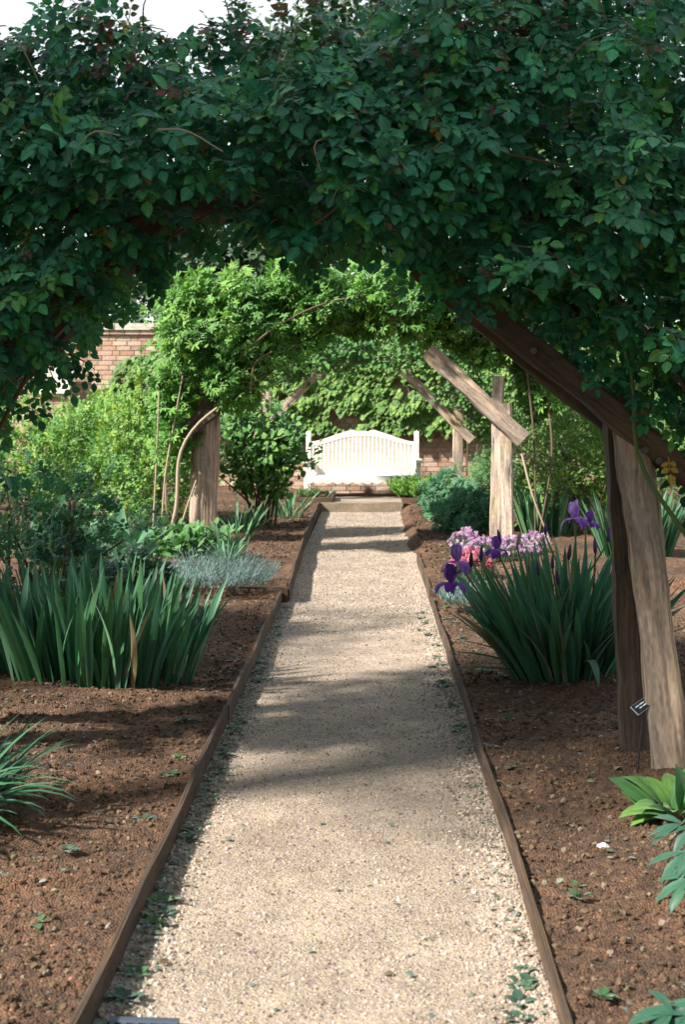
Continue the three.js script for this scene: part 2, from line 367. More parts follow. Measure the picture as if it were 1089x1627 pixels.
// loose stones and clods
function scatter(name, n, geo, mat, place, colors) {
  const m = new THREE.InstancedMesh(geo, mat, n), q = new THREE.Quaternion(), e = new THREE.Euler(), mt = new THREE.Matrix4(), col = new THREE.Color();
  for (let i = 0; i < n; i++) {
    const [p, s] = place(); e.set(rr(0, 6.3), rr(0, 6.3), rr(0, 6.3)); q.setFromEuler(e);
    mt.compose(p, q, s); m.setMatrixAt(i, mt); const c = tint(pick(colors), 0.15); m.setColorAt(i, col.setRGB(...c));
  }
  m.name = name; m.castShadow = m.receiveShadow = true; m.userData.kind = 'stuff'; scene.add(m); return m;
}
seed = 5;
const rock = (() => { const g = new THREE.IcosahedronGeometry(1, 1), p = g.attributes.position; for (let i = 0; i < p.count; i++) { const x = p.getX(i), y = p.getY(i), z = p.getZ(i), k = 1 + 0.55 * noise(x * 1.9, y * 1.9, z * 1.9); p.setXYZ(i, x * k, y * k, z * k); } g.computeVertexNormals(); return g; })();
const pathCol = [[0.34, 0.285, 0.235], [0.30, 0.245, 0.20], [0.44, 0.38, 0.325], [0.21, 0.165, 0.13], [0.31, 0.24, 0.18], [0.15, 0.125, 0.11]];
scatter('path_gravel', 46000, rock, M.pebble, () => {
  const d = 2.4 + 8.5 * Math.pow(rnd(), 1.5); let x = rr(-0.64, 0.44); if (rnd() < 0.45) x = rnd() < 0.6 ? 0.45 - Math.abs(gauss()) * 0.14 : -0.64 + Math.abs(gauss()) * 0.12;
  x = clamp(x, -0.645, 0.44);
  const mid = Math.min(x + 0.66, 0.46 - x), s = (0.0022 + 0.0056 * Math.pow(rnd(), 3.2)) * (mid > 0.2 ? 0.68 : 0.84); return [V(x, pathH(x, d) + s * 0.1, -d), V(s * rr(0.8, 1.6), s * rr(0.5, 0.9), s * rr(0.8, 1.4))];
}, pathCol).userData.label = 'pale loose gravel lying on the path';
scatter('path_gravel', 9000, rock, M.pebble, () => {
  const d = rr(9, 19.4), x = rr(-0.64, 0.42), s = rr(0.003, 0.0085); return [V(x, pathH(x, d) + s * 0.1, -d), V(s, s * 0.6, s)];
}, pathCol);
const clodCol = [[0.065, 0.037, 0.020], [0.085, 0.050, 0.028], [0.048, 0.028, 0.017], [0.11, 0.068, 0.040], [0.085, 0.052, 0.030], [0.065, 0.04, 0.023], [0.10, 0.058, 0.032], [0.075, 0.042, 0.022], [0.09, 0.05, 0.03], [0.06, 0.036, 0.02], [0.115, 0.07, 0.04], [0.17, 0.13, 0.09]];
scatter('soil_clods', 52000, rock, M.clod, () => {
  const d = 2.6 + 8 * Math.pow(rnd(), 1.3), left = rnd() < 0.5, x = left ? -0.70 - rr(0, 1.6) : 0.48 + rr(0, 1.5), s = 0.0022 + 0.0085 * Math.pow(rnd(), 4.5);
  return [V(x, soilH(x, d) + s * 0.2, -d), V(s * rr(0.8, 1.4), s * rr(0.6, 1), s * rr(0.8, 1.4))];
}, clodCol);
scatter('soil_clods', 9000, rock, M.clod, () => {
  const d = rr(10.5, 19), left = rnd() < 0.5, x = left ? -0.72 - rr(0, 1.2) : 0.5 + rr(0, 1.2), s = 0.005 + 0.013 * Math.pow(rnd(), 3);
  return [V(x, soilH(x, d) + s * 0.1, -d), V(s, s * 0.7, s)];
}, clodCol);

// ================================================================== timber edging and step
function edging(label, a, b, h, s, t = 0.018) {
  const L = V(...a).distanceTo(V(...b)), g = timber(V(...a), V(...b), t, h, { seg: Math.ceil(L * 5), rough: 0.06, chamfer: 0.12, face: V(0, 1, 0), s, sq: true, wob: 0.016 });
  return tag(mesh('edging_board', g, M.board), label, 'edging board', 'timber edging boards');
}
edging('long brown edging board between path and soil in front of the dark iris clump', [-0.665, 0.012, -1.6], [-0.655, 0.018, -6.4], 0.15, 1);
edging('brown edging board of the path alongside the dark flowerless iris clump', [-0.656, 0.020, -6.405], [-0.645, 0.022, -10.34], 0.15, 2);
edging('edging board along the path beside the post wrapped in climber', [-0.605, 0.055, -10.42], [-0.675, 0.06, -15.0], 0.17, 3);
edging('edging board along the path below the leafy round shrub', [-0.676, 0.06, -15.005], [-0.70, 0.06, -19.48], 0.17, 4);
edging('sunlit brown edging board beside the black plant label', [0.452, 0.000, -1.6], [0.456, 0.002, -6.1], 0.13, 5);
edging('sunlit brown edging board beside the iris clump in flower', [0.457, 0.002, -6.105], [0.452, 0.006, -10.25], 0.13, 6);
edging('short edging board half buried in soil beside the silver foliage', [0.452, 0.03, -10.42], [0.442, 0.035, -13.1], 0.17, 7);
edging('cross board ending the lower bed beside the blue grey lavender', [-1.05, 0.055, -10.38], [-0.605, 0.055, -10.38], 0.15, 8, 0.06);
edging('cross board ending the lower bed below the purple iris flowers', [0.44, 0.035, -10.38], [0.80, 0.04, -10.38], 0.15, 9, 0.06);
edging('low board edging the small bed left of the bench landing', [-1.25, 0.12, -19.56], [-0.52, 0.12, -19.56], 0.16, 10, 0.05);
edging('low board edging the bed of bright green plants beside the landing', [0.46, 0.12, -19.56], [1.15, 0.12, -19.56], 0.14, 11, 0.05);
edging('short board returning from the step to the bench landing', [-0.52, 0.13, -19.62], [-0.53, 0.13, -20.7], 0.16, 12, 0.05);
{
  const t = mesh('path_step', timber(V(-0.69, 0.055, -19.56), V(0.44, 0.055, -19.56), 0.15, 0.16, { seg: 14, rough: 0.07, chamfer: 0.14, face: V(0, 0, 1), s: 3 }), M.stone);
  t.rotation.set(0, 0, 0); tag(t, 'low pebbly step across the path before the bench', 'step');
}

// ================================================================== brick wall
seed = 11;
{
  const wall = thing('brick_wall', 'old red brick garden wall behind the white bench', 'wall', [0, 0, -22.0]);
  mesh('core', new THREE.BoxGeometry(19, 2.62, 0.30).translate(0, 1.31, -0.16), M.mortar, wall);
  const cols = [[0.52, 0.33, 0.23], [0.58, 0.39, 0.29], [0.46, 0.27, 0.19], [0.64, 0.48, 0.37], [0.56, 0.42, 0.34], [0.42, 0.28, 0.21]];
  const mats = cols.map((c) => std(c, 0.95, { map: brickMap }));
  const bg = many(4, (_, i) => { const g = new THREE.BoxGeometry(0.213 + (i % 2) * 0.003, 0.064 + (i >> 1) * 0.002, 0.03); return g; });
  const half = new THREE.BoxGeometry(0.102, 0.065, 0.03);
  let left = 300; const rest = [], cand = [];
  for (let r = 0; r < 35; r++) {
    let x = -9.4 + (r % 2) * 0.06, i = 0;
    while (x < 9.4) {
      const head = (i++ + r) % 2 === 0 && r % 3 === 0, w = head ? 0.102 : 0.215;
      cand.push([x + w / 2, 0.035 + r * 0.0745, head]); x += w + 0.011;
    }
  }
  const seen = ([x, y]) => (Math.abs(x + 0.1) > 0.75 && Math.abs(x + 0.1) < 1.35 && y > 0.4 && y < 1.25) || (x > -5.3 && x < -3.2 && y > 1.55) ? 1 : 0;
  for (const q of cand) {
    const [x, y, head] = q, g = head ? half : pick(bg), k = Math.floor(rnd() * mats.length), z = rr(-0.006, 0.004);
    if (seen(q) && left > 0) { left--; const m = mesh('brick', g, mats[k], wall); m.position.set(x, y, z); }
    else rest.push([g, new THREE.Matrix4().makeTranslation(x, y, z), tint(cols[k], 0.08)]);
  }
  stuff(mesh('brickwork', joinGeo(rest), std([1, 1, 1], 0.95, { map: brickMap, vertexColors: true }), wall));
  for (let x = -9.2; x < 9.4; x += 0.62) { const m = mesh('coping_stone', new THREE.BoxGeometry(0.605, 0.10, 0.46), M.coping, wall); m.position.set(x, 2.675 + rr(-0.004, 0.004), -0.15); }
  for (let x = -9.3; x < 9.4; x += 0.235) { const m = mesh('dentil_brick', new THREE.BoxGeometry(0.222, 0.062, 0.08), pick(mats), wall); m.position.set(x, 2.588, 0.012); if (x < -5.6 || x > -2.6) { wall.remove(m); rest.push(0); } }
  // buttress with sloping cap
  const b = thing('buttress', 'brick buttress with pale sloping stone cap against the wall', 'buttress', [-4.8, 0, -21.7]);
  const bl = []; for (let r = 0; r < 22; r++) for (let i = 0; i < 2; i++) { const m = mesh('brick', bg[(r + i) % 4], mats[(r * 5 + i * 2) % 6], b); m.position.set(-0.112 + i * 0.226, 0.035 + r * 0.0745, 0.17); }
  mesh('core', new THREE.BoxGeometry(0.44, 1.62, 0.33).translate(0, 0.81, 0.0), M.mortar, b);
  const cap = mesh('sloping_cap', timber(V(0, 1.62, 0.24), V(0, 2.02, -0.16), 0.5, 0.07, { seg: 3, rough: 0.03, face: V(0, 1, 0.2), sq: true }), M.coping, b);
}

// ================================================================== white bench
seed = 21;
{
  const b = thing('garden_bench', 'white painted garden bench with camel back in front of the brick wall', 'bench', [-0.109, 0.13, -21.45]);
  const ext = (s, d, bev = 0.004) => new THREE.ExtrudeGeometry(s, { depth: d, bevelEnabled: true, bevelSize: bev, bevelThickness: bev, bevelSegments: 1, curveSegments: 10 });
  const box = (w, h, d, r = 0.006) => { const s = new THREE.Shape(); s.moveTo(-w / 2, -h / 2); s.lineTo(w / 2, -h / 2); s.lineTo(w / 2, h / 2); s.lineTo(-w / 2, h / 2); return ext(s, d - 2 * r, r).translate(0, 0, -d / 2 + r); };
  const put = (n, g, x, y, z) => { const m = mesh(n, g, M.white, b); m.position.set(x, y, z); return m; };
  const crest = (x) => { // top line of the back
    const a = Math.abs(x), main = 0.785 + 0.155 * smooth(0.80, 0.16, a) , lobe = a < 0.085 ? 0.020 * Math.sqrt(Math.max(0, 1 - (a / 0.088) ** 2)) - 0.012 : 0.022 * Math.exp(-(((a - 0.16) / 0.08) ** 2)) - 0.016 * Math.exp(-(((a - 0.088) / 0.018) ** 2));
    return main + lobe;
  };
  const low = (x) => 0.735 + 0.135 * smooth(0.80, 0.10, Math.abs(x));
  for (const s of [-1, 1]) {
    const p = put('back_post', box(0.062, 0.945, 0.06), s * 0.815, 0.4625, 0);
    mesh('finial', new THREE.ConeGeometry(0.036, 0.04, 4).rotateY(Math.PI / 4), M.white, p).position.y = 0.485;
    put('front_leg', box(0.06, 0.51, 0.06), s * 0.825, 0.245, 0.56);
    put('arm_rest', box(0.085, 0.032, 0.66), s * 0.835, 0.512, 0.33);
    put('side_rail', box(0.03, 0.07, 0.50), s * 0.825, 0.235, 0.28);
  }
  const cs = new THREE.Shape(); const N = 80; cs.moveTo(-0.785, low(-0.785));
  for (let i = 0; i <= N; i++) { const x = -0.785 + 1.57 * i / N; cs.lineTo(x, crest(x)); }
  for (let i = N; i > 0; i--) { const x = -0.785 + 1.57 * i / N; cs.lineTo(x, low(x)); }
  put('crest_rail', ext(cs, 0.036), 0, 0, -0.018);
  const n = 26, pitch = 1.57 / n;
  for (let i = 0; i < n; i++) { const x = -0.785 + pitch * (i + 0.5), top = low(x) + 0.012; put('back_slat', box(pitch - 0.020, top - 0.325, 0.03, 0.004), x, (top + 0.325) / 2, 0); }
  put('lower_rail', box(1.57, 0.06, 0.04), 0, 0.305, 0);
  for (let i = 0; i < 6; i++) put('seat_slat', box(1.66, 0.024, 0.091), 0, 0.287, 0.07 + i * 0.094);
  const ap = new THREE.Shape(); ap.moveTo(-0.79, 0.278); for (let i = 0; i <= 120; i++) { const x = -0.79 + 1.58 * i / 120; ap.lineTo(x, 0.195 - 0.03 * Math.abs(Math.sin(x * Math.PI / 0.145)) + 0.02); } ap.lineTo(0.79, 0.278);
  put('scalloped_apron', ext(ap, 0.022), 0, 0, 0.575);
}

// ================================================================== timber arches
seed = 31;
const at = (px, py, d) => V((px - 588) * d / 2260, 1.45 - (py - 645) * d / 2260, -d);
function arch(label, parts) {
  const t = thing('timber_arch', label, 'arch', [0, 0, 0], 'timber arches over the path');
  parts.forEach(([n, a, b, w, d, m, o], i) => mesh(n, timber(V(...a), V(...b), w, d, { s: i * 3.1 + label.length, ...o }), m, t));
  return t;
}
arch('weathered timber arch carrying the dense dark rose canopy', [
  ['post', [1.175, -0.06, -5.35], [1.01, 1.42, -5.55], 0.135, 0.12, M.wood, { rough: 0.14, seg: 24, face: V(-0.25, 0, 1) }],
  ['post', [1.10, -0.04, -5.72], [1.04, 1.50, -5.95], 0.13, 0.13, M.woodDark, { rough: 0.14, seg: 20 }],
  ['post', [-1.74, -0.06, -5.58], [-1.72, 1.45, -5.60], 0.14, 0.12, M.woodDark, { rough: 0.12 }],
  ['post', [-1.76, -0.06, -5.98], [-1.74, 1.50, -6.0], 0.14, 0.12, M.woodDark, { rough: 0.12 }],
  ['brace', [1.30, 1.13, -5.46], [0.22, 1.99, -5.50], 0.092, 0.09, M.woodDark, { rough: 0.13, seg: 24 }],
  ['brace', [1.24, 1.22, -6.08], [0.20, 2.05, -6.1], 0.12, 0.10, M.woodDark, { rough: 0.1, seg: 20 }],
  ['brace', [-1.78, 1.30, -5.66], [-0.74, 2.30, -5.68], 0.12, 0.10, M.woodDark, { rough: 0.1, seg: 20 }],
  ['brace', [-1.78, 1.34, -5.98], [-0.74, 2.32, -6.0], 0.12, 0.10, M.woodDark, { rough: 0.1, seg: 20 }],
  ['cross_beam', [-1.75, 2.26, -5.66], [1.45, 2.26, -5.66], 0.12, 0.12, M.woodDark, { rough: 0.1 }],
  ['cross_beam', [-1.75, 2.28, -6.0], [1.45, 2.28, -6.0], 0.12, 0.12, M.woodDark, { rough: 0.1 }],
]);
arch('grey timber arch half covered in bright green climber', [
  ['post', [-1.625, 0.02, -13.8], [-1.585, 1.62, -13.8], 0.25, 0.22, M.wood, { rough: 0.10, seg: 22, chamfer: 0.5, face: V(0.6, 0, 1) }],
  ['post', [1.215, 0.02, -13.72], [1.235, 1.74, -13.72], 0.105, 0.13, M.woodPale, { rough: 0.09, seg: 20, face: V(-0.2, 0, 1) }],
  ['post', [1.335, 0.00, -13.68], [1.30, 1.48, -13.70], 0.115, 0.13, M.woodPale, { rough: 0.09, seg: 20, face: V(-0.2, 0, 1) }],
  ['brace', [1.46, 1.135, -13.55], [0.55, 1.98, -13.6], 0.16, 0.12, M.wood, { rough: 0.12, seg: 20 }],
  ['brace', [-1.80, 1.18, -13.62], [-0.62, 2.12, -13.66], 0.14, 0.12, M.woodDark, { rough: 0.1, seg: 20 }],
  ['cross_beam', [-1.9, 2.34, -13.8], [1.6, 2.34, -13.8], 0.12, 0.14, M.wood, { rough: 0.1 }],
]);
arch('small pale timber arch just before the white bench', [
  ['post', [1.215, 0.08, -19.9], [1.245, 1.66, -19.9], 0.135, 0.13, M.woodPale, { rough: 0.1, seg: 16 }],
  ['post', [-1.45, 0.08, -19.9], [-1.45, 1.66, -19.9], 0.14, 0.13, M.wood, { rough: 0.1 }],
  ['brace', [1.42, 0.98, -19.8], [0.40, 2.02, -19.82], 0.13, 0.10, M.wood, { rough: 0.1 }],
  ['brace', [-1.62, 1.02, -19.8], [-0.62, 2.0, -19.82], 0.11, 0.10, M.wood, { rough: 0.1 }],
  ['cross_beam', [-1.6, 2.10, -19.9], [1.5, 2.10, -19.9], 0.13, 0.13, M.wood, { rough: 0.1 }],
]);
tag(mesh('timber_block', timber(V(1.43, 0.10, -13.5), V(1.65, 0.13, -13.4), 0.16, 0.14, { seg: 4, rough: 0.06 }), M.wood), 'short block of cut timber at the foot of the grey post', 'block');

{
  const a = scene.children.find((o) => o.name === 'timber_arch');
  for (const [x, y, z] of [[1.045, 1.285, -5.425], [1.10, 1.245, -5.425], [0.62, 1.66, -5.435]]) { const b = mesh('bolt', new THREE.CylinderGeometry(0.014, 0.016, 0.022, 8).rotateX(Math.PI / 2), std([0.12, 0.11, 0.10], 0.55, { metalness: 0.7 }), a); b.position.set(x, y, z); }
}
// ================================================================== the near rose
seed = 41;
{
  const t = thing('climbing_rose', 'dense climbing rose with dark glossy leaves covering the nearest arch', 'climbing rose', [0, 0, 0]);
  const under = (x) => 2.02 - 0.84 * Math.max(0, Math.abs(x + 0.15) - 0.48);
  const greens = [[0.028, 0.23, 0.105], [0.040, 0.30, 0.125], [0.018, 0.155, 0.078], [0.068, 0.35, 0.105], [0.030, 0.25, 0.135], [0.12, 0.36, 0.075]];
  const young = [[0.22, 0.09, 0.045], [0.16, 0.15, 0.04], [0.26, 0.08, 0.05], [0.10, 0.21, 0.04]];
  const top = (x) => 2.83 + 0.21 * smooth(-0.6, 0.3, x) + 0.10 * fbm(x * 2.3, 4) + 0.05 * noise(x * 9, 2);
  const inside = (x, y, d) => {
    const nz = 0.13 * fbm(x * 2.4, y * 2.4, d * 2.4);
    let lo = under(x) + 0.07 + 0.45 * nz; if (x > 0.35) lo += 0.06 * smooth(0.35, 0.9, x) - 0.10 * smooth(0.7, 0.4, x) + (d < 5.6 ? 0.05 * smooth(0.5, 0.9, x) : -0.02); if (x < -0.3) lo += 0.02 + 0.17 * smooth(-1.5, -1.15, x) * smooth(-0.35, -0.7, x);
    if (x < -1.55 || x > 1.34) lo = 0.75 + 0.5 * noise(x * 3, d * 3, 7);
    const hi = top(x), mid = 5.72, w = 0.62 * Math.sqrt(Math.max(0.08, 1 - ((y - 2.2) / 0.95) ** 2)) + 2.8 * nz;
    return y > lo && y < hi && Math.abs(d - mid) < w + 0.1;
  };
  const hole = (x, y, d) => fbm(x * 2.6 + 7, y * 2.6, d * 2.6, 3);
  const place = (front) => {
    for (;;) {
      const x = rr(-2.1, 1.95), y = rr(0.8, 3.15); let d = rr(4.75, 6.7);
      if (!inside(x, y, d)) continue;
      if (front) { let k = 0; while (inside(x, y, d - 0.03) && k++ < 60) d -= 0.03; d += Math.abs(gauss()) * 0.22; }
      if (hole(x, y, d) > (front ? 0.06 : 0.62)) continue;
      return V(x, y, -d);
    }
  };
  const pose = (p) => {
    const o = V((p.x + 0.15) * 0.25, (p.y - 2.2) * 0.5, (p.z + 5.72) * 1.0).normalize();
    const d = V(o.x * 0.4 + gauss() * 0.9, -0.30 + gauss() * 0.65, o.z * 0.6 + gauss() * 0.5);
    const n = V(o.x * 0.5 + gauss() * 0.65, 0.70 + gauss() * 0.5, o.z * 0.9 + gauss() * 0.6);
    return orient(p, d, n, rr(0.6, 1.25));
  };
  const hueAt = (p) => { const h = (p.y - top(p.x)); return rnd() < 0.06 + 0.5 * smooth(-0.45, 0.02, h) ? pick(young) : rnd() < 0.02 ? [0.42, 0.34, 0.06] : pick(greens); };
  const list = [];
  for (let i = 0; i < 4000; i++) { const p = place(true); const y = hueAt(p); list.push([pick(y[0] > 0.09 || rnd() < 0.2 ? roseSmall : roseLeaves), pose(p), tint(y, 0.32)]); }
  for (let i = 0; i < 10500; i++) { const p = place(false); list.push([pick(roseLeaves), pose(p), tint(pick(greens), 0.32)]); }
  // shoots that stand above the top line and hang below the brace
  for (let i = 0; i < 46; i++) {
    const x = rr(-1.7, 1.6), b = V(x, top(x) - 0.1, -rr(5.2, 6.0)), e = b.clone().add(V(gauss() * 0.12, rr(0.12, 0.32), gauss() * 0.1));
    if (x > -1.5 && x < -0.5) e.y -= 0.10;
    if (i % 3 === 0) mesh('shoot', tube([b, b.clone().lerp(e, 0.5), e], 0.004, 0.002, 4, 4), M.stem, t);
    for (let k = 0; k < 9; k++) { const p = b.clone().lerp(e, k / 8); list.push([pick(roseSmall), orient(p, V(gauss(), 0.5 + gauss() * 0.3, gauss()), V(gauss() * 0.4, 0.8, 0.5), rr(0.8, 1.3)), tint(pick(rnd() < 0.6 ? young : greens), 0.2)]); }
  }
  for (let i = 0; i < 20; i++) { // sprays hanging below the arch
    const x = i < 15 ? rr(-1.5, -0.35) : rr(-0.4, 0.75), b = V(x, under(x) + (x < -0.6 ? 0.24 : 0.16), -rr(5.2, 6.2)), L = rr(0.05, 0.17), e = b.clone().add(V(rr(-0.05, 0.18), -L, gauss() * 0.06));
    mesh('shoot', tube([b, b.clone().lerp(e, 0.5).add(V(0.02, 0, 0)), e], 0.004, 0.002, 5, 4), M.stem, t);
    for (let k = 0; k < 7; k++) { const p = b.clone().lerp(e, k / 6); list.push([pick(roseLeaves), orient(p, V(gauss() * 0.7, -0.8, gauss() * 0.5), V(gauss() * 0.5, 0.5, 0.8), rr(0.6, 0.95)), tint(pick(greens), 0.2)]); }
  }
  for (let i = 0; i < 34; i++) { // a few leaves over the bare brace
    const k = rnd(), p = V(0.35 + k * 0.95 + gauss() * 0.03, 1.93 - k * 0.76 + rr(0.0, 0.12), -5.36 - rr(0, 0.1));
    list.push([pick(roseLeaves), orient(p, V(gauss() * 0.8, -0.3 + gauss() * 0.4, 0.4), V(gauss() * 0.4, 0.6, 0.7), rr(0.6, 0.95)), tint(pick(greens), 0.2)]);
  }
  for (let i = 0; i < 95; i++) { // leaves over the upper ends of the braces
    const k = rnd(), right = i < 40, p = right ? V(0.10 + k * 0.36 + gauss() * 0.04, 2.05 - k * 0.28 + rr(-0.05, 0.13), -5.36 - rr(0, 0.14)) : V(-0.66 - k * 0.95 + gauss() * 0.04, 2.22 - k * 0.88 + rr(-0.02, 0.14), -5.40 - rr(0, 0.14));
    list.push([pick(roseLeaves), orient(p, V(gauss() * 0.8, -0.4 + gauss() * 0.4, 0.4), V(gauss() * 0.4, 0.6, 0.7), rr(0.7, 1.05)), tint(pick(greens), 0.3)]);
  }
  for (let i = 0; i < 130; i++) { const p = V(0.84 + gauss() * 0.16, 1.88 + gauss() * 0.13, -rr(5.75, 6.3)); list.push([pick(roseLeaves), pose(p), tint(pick(greens), 0.3)]); }
  list.push([roseSmall[0], orient(V(1.13, 1.26, -5.40), V(0.1, -1, 0.2), V(0, 0.2, 1), 1.2), [0.62, 0.42, 0.06]]);
  stuff(mesh('foliage', joinGeo(list), glossFoliage, t));
  const lm = [...greens, ...greens.slice(0, 3).map((c) => c.map((v) => v * 1.5)), ...greens.slice(0, 2).map((c) => c.map((v) => v * 0.65))].map((c) => leafMat(c, { transmission: 0.25, clearcoat: 0.4, clearcoatRoughness: 0.3 }));
  const spots = []; let guard = 0;
  while (spots.length < 300 && guard++ < 40000) {
    const p = place(true); if (p.x < -1.42 || p.x > 1.25 || p.y < 1.5) continue;
    p.z += 0.05; if (spots.some((q) => q.distanceToSquared(p) < 0.0075)) continue; spots.push(p);
  }
  for (const p of spots) { const m = mesh('leaf', pick(roseLeaves), pick(lm), t); pose(p).decompose(m.position, m.quaternion, m.scale); }
  for (let i = 0; i < 44; i++) { // thin twigs at the surface
    const p = spots[(i * 7) % spots.length].clone().add(V(0, 0, 0.03)), e = p.clone().add(V(gauss() * 0.22, rr(-0.18, 0.12), rr(-0.02, 0.06))), m = p.clone().lerp(e, 0.5).add(V(gauss() * 0.03, 0.03, 0.02));
    mesh('twig', tube([p, m, e], 0.0035, 0.0018, 6, 4), pick([M.stem, M.stemPale, M.stemGreen]), t);
  }
  // woody canes
  const canes = [[[1.45, 0, -5.7], [1.42, 0.9, -5.55], [1.15, 1.6, -5.45], [0.5, 2.2, -5.5], [-0.4, 2.4, -5.4]], [[1.30, 0.0, -5.75], [1.36, 0.8, -5.8], [1.30, 1.5, -5.7], [0.9, 2.2, -5.6]], [[1.5, 0, -5.4], [1.30, 0.8, -5.42], [1.02, 1.25, -5.40], [0.98, 1.6, -5.40], [0.7, 2.2, -5.4]],
    [[1.55, 0, -5.9], [1.5, 1.1, -5.7], [1.55, 2.0, -5.5]], [[-1.6, 0, -5.7], [-1.62, 1.0, -5.7], [-1.2, 1.8, -5.7], [-0.3, 2.4, -5.6]], [[-1.6, 0, -5.5], [-1.7, 1.2, -5.5], [-1.3, 2.2, -5.4]], [[-0.2, 2.1, -5.15], [0.2, 2.35, -5.08], [0.7, 2.3, -5.12]], [[0.9, 2.5, -5.2], [1.2, 2.05, -5.12], [1.35, 2.15, -5.1]]];
  canes.forEach((c, i) => mesh('cane', tube(c.map((p) => V(...p)), i < 6 ? 0.014 : 0.006, 0.005, 24, 6), i === 2 ? M.stemGreen : M.stem, t));
}

// ================================================================== climber on the second arch
seed = 51;
const spring = [[0.12, 0.34, 0.035], [0.16, 0.40, 0.04], [0.085, 0.27, 0.035], [0.22, 0.44, 0.05]];
{
  const t = thing('arch_climber', 'bright green fine leaved climber over the grey post arch', 'climber', [0, 0, 0]);
  const list = [], cl = [];
  const blob = (n, c, r, cr, k) => cl.push(...ellipsoidClusters(n, V(...c), V(...r), cr, k, { inner: 0.3, low: -1 }));
  blob(100, [-1.42, 2.08, -13.6], [0.60, 0.66, 0.6], 0.17, 36);
  blob(70, [-0.85, 2.33, -13.6], [0.55, 0.38, 0.55], 0.16, 36);
  blob(60, [-0.15, 2.48, -13.7], [0.65, 0.30, 0.5], 0.15, 36);
  blob(50, [0.55, 2.42, -13.75], [0.55, 0.28, 0.5], 0.15, 34);
  blob(50, [0.85, 2.32, -13.85], [0.5, 0.34, 0.4], 0.15, 34);
  blob(64, [1.38, 2.12, -13.95], [0.55, 0.46, 0.4], 0.14, 34);
  blob(20, [1.75, 1.70, -14.0], [0.22, 0.40, 0.25], 0.12, 26);
  blob(30, [-1.90, 1.45, -13.8], [0.18, 0.60, 0.3], 0.13, 26);
  clusterLeaves(list, cl, fingerLeaves, spring, { size: [0.7, 1.15], up: 0.1, out: 0.6, face: V(-0.55, 0.75, 0.5), flat: 0.8 });
  stuff(mesh('foliage', joinGeo(list), foliageMat, t));
  const vines = [[[-1.92, 0.18, -13.5], [-1.84, 0.5, -13.45], [-1.80, 1.0, -13.45], [-1.66, 1.25, -13.45], [-1.36, 1.50, -13.45], [-1.0, 1.75, -13.5]], [[-2.0, 0.1, -13.5], [-1.95, 0.8, -13.5], [-1.86, 1.3, -13.5], [-1.75, 1.8, -13.4]], [[-1.85, 0.1, -13.4], [-1.75, 0.45, -13.4], [-1.65, 0.75, -13.45]], [[-2.1, 0.1, -13.6], [-2.05, 0.9, -13.6], [-2.0, 1.6, -13.5]], [[-1.9, 0.1, -13.6], [-1.95, 0.6, -13.5], [-1.88, 1.3, -13.6]],
    [[-1.2, 1.9, -13.1], [-0.9, 2.15, -13.1], [-0.4, 2.4, -13.2], [0.3, 2.5, -13.4]], [[-1.1, 1.6, -13.1], [-1.05, 1.85, -13.08], [-0.9, 1.95, -13.1]], [[1.45, 1.0, -13.6], [1.55, 0.6, -13.5], [1.75, 0.1, -13.5]], [[1.5, 1.9, -13.8], [1.58, 1.1, -13.7], [1.6, 0.1, -13.7]], [[1.72, 1.5, -13.8], [1.75, 1.0, -13.7], [1.62, 0.1, -13.7]]];
  vines.forEach((v, i) => mesh('stem', tube(v.map((p) => V(...p)), i === 0 ? 0.024 : 0.011, 0.008, 18, 6), i < 5 || i === 7 ? M.stemPale : M.stem, t));
}
seed = 55;
{
  const t = thing('arch_climber', 'sparse leafy climber on the small arch before the bench', 'climber', [0, 0, 0]);
  const list = [], cl = [];
  cl.push(...ellipsoidClusters(34, V(1.3, 1.85, -19.7), V(0.45, 0.40, 0.3), 0.14, 26, { low: -1 }), ...ellipsoidClusters(48, V(0.5, 2.2, -19.7), V(0.8, 0.28, 0.3), 0.15, 24, { low: -1 }), ...ellipsoidClusters(54, V(-0.8, 2.1, -19.7), V(0.8, 0.34, 0.3), 0.15, 24, { low: -1 }), ...ellipsoidClusters(10, V(1.45, 1.15, -20.0), V(0.15, 0.4, 0.2), 0.12, 20, { low: -1 }));
  clusterLeaves(list, cl, roundLeaves, [[0.09, 0.27, 0.04], [0.13, 0.32, 0.045], [0.065, 0.21, 0.035]], { size: [0.8, 1.3], up: 0.1, face: V(-0.5, 0.65, 0.6) });
  stuff(mesh('foliage', joinGeo(list), foliageMat, t));
  for (const v of [[[1.32, 0.1, -19.8], [1.36, 0.9, -19.8], [1.3, 1.7, -19.75]], [[1.42, 0.1, -19.9], [1.5, 0.8, -19.8], [1.4, 1.5, -19.8]]]) mesh('stem', tube(v.map((p) => V(...p)), 0.014, 0.008, 12, 5), M.stem, t);
}

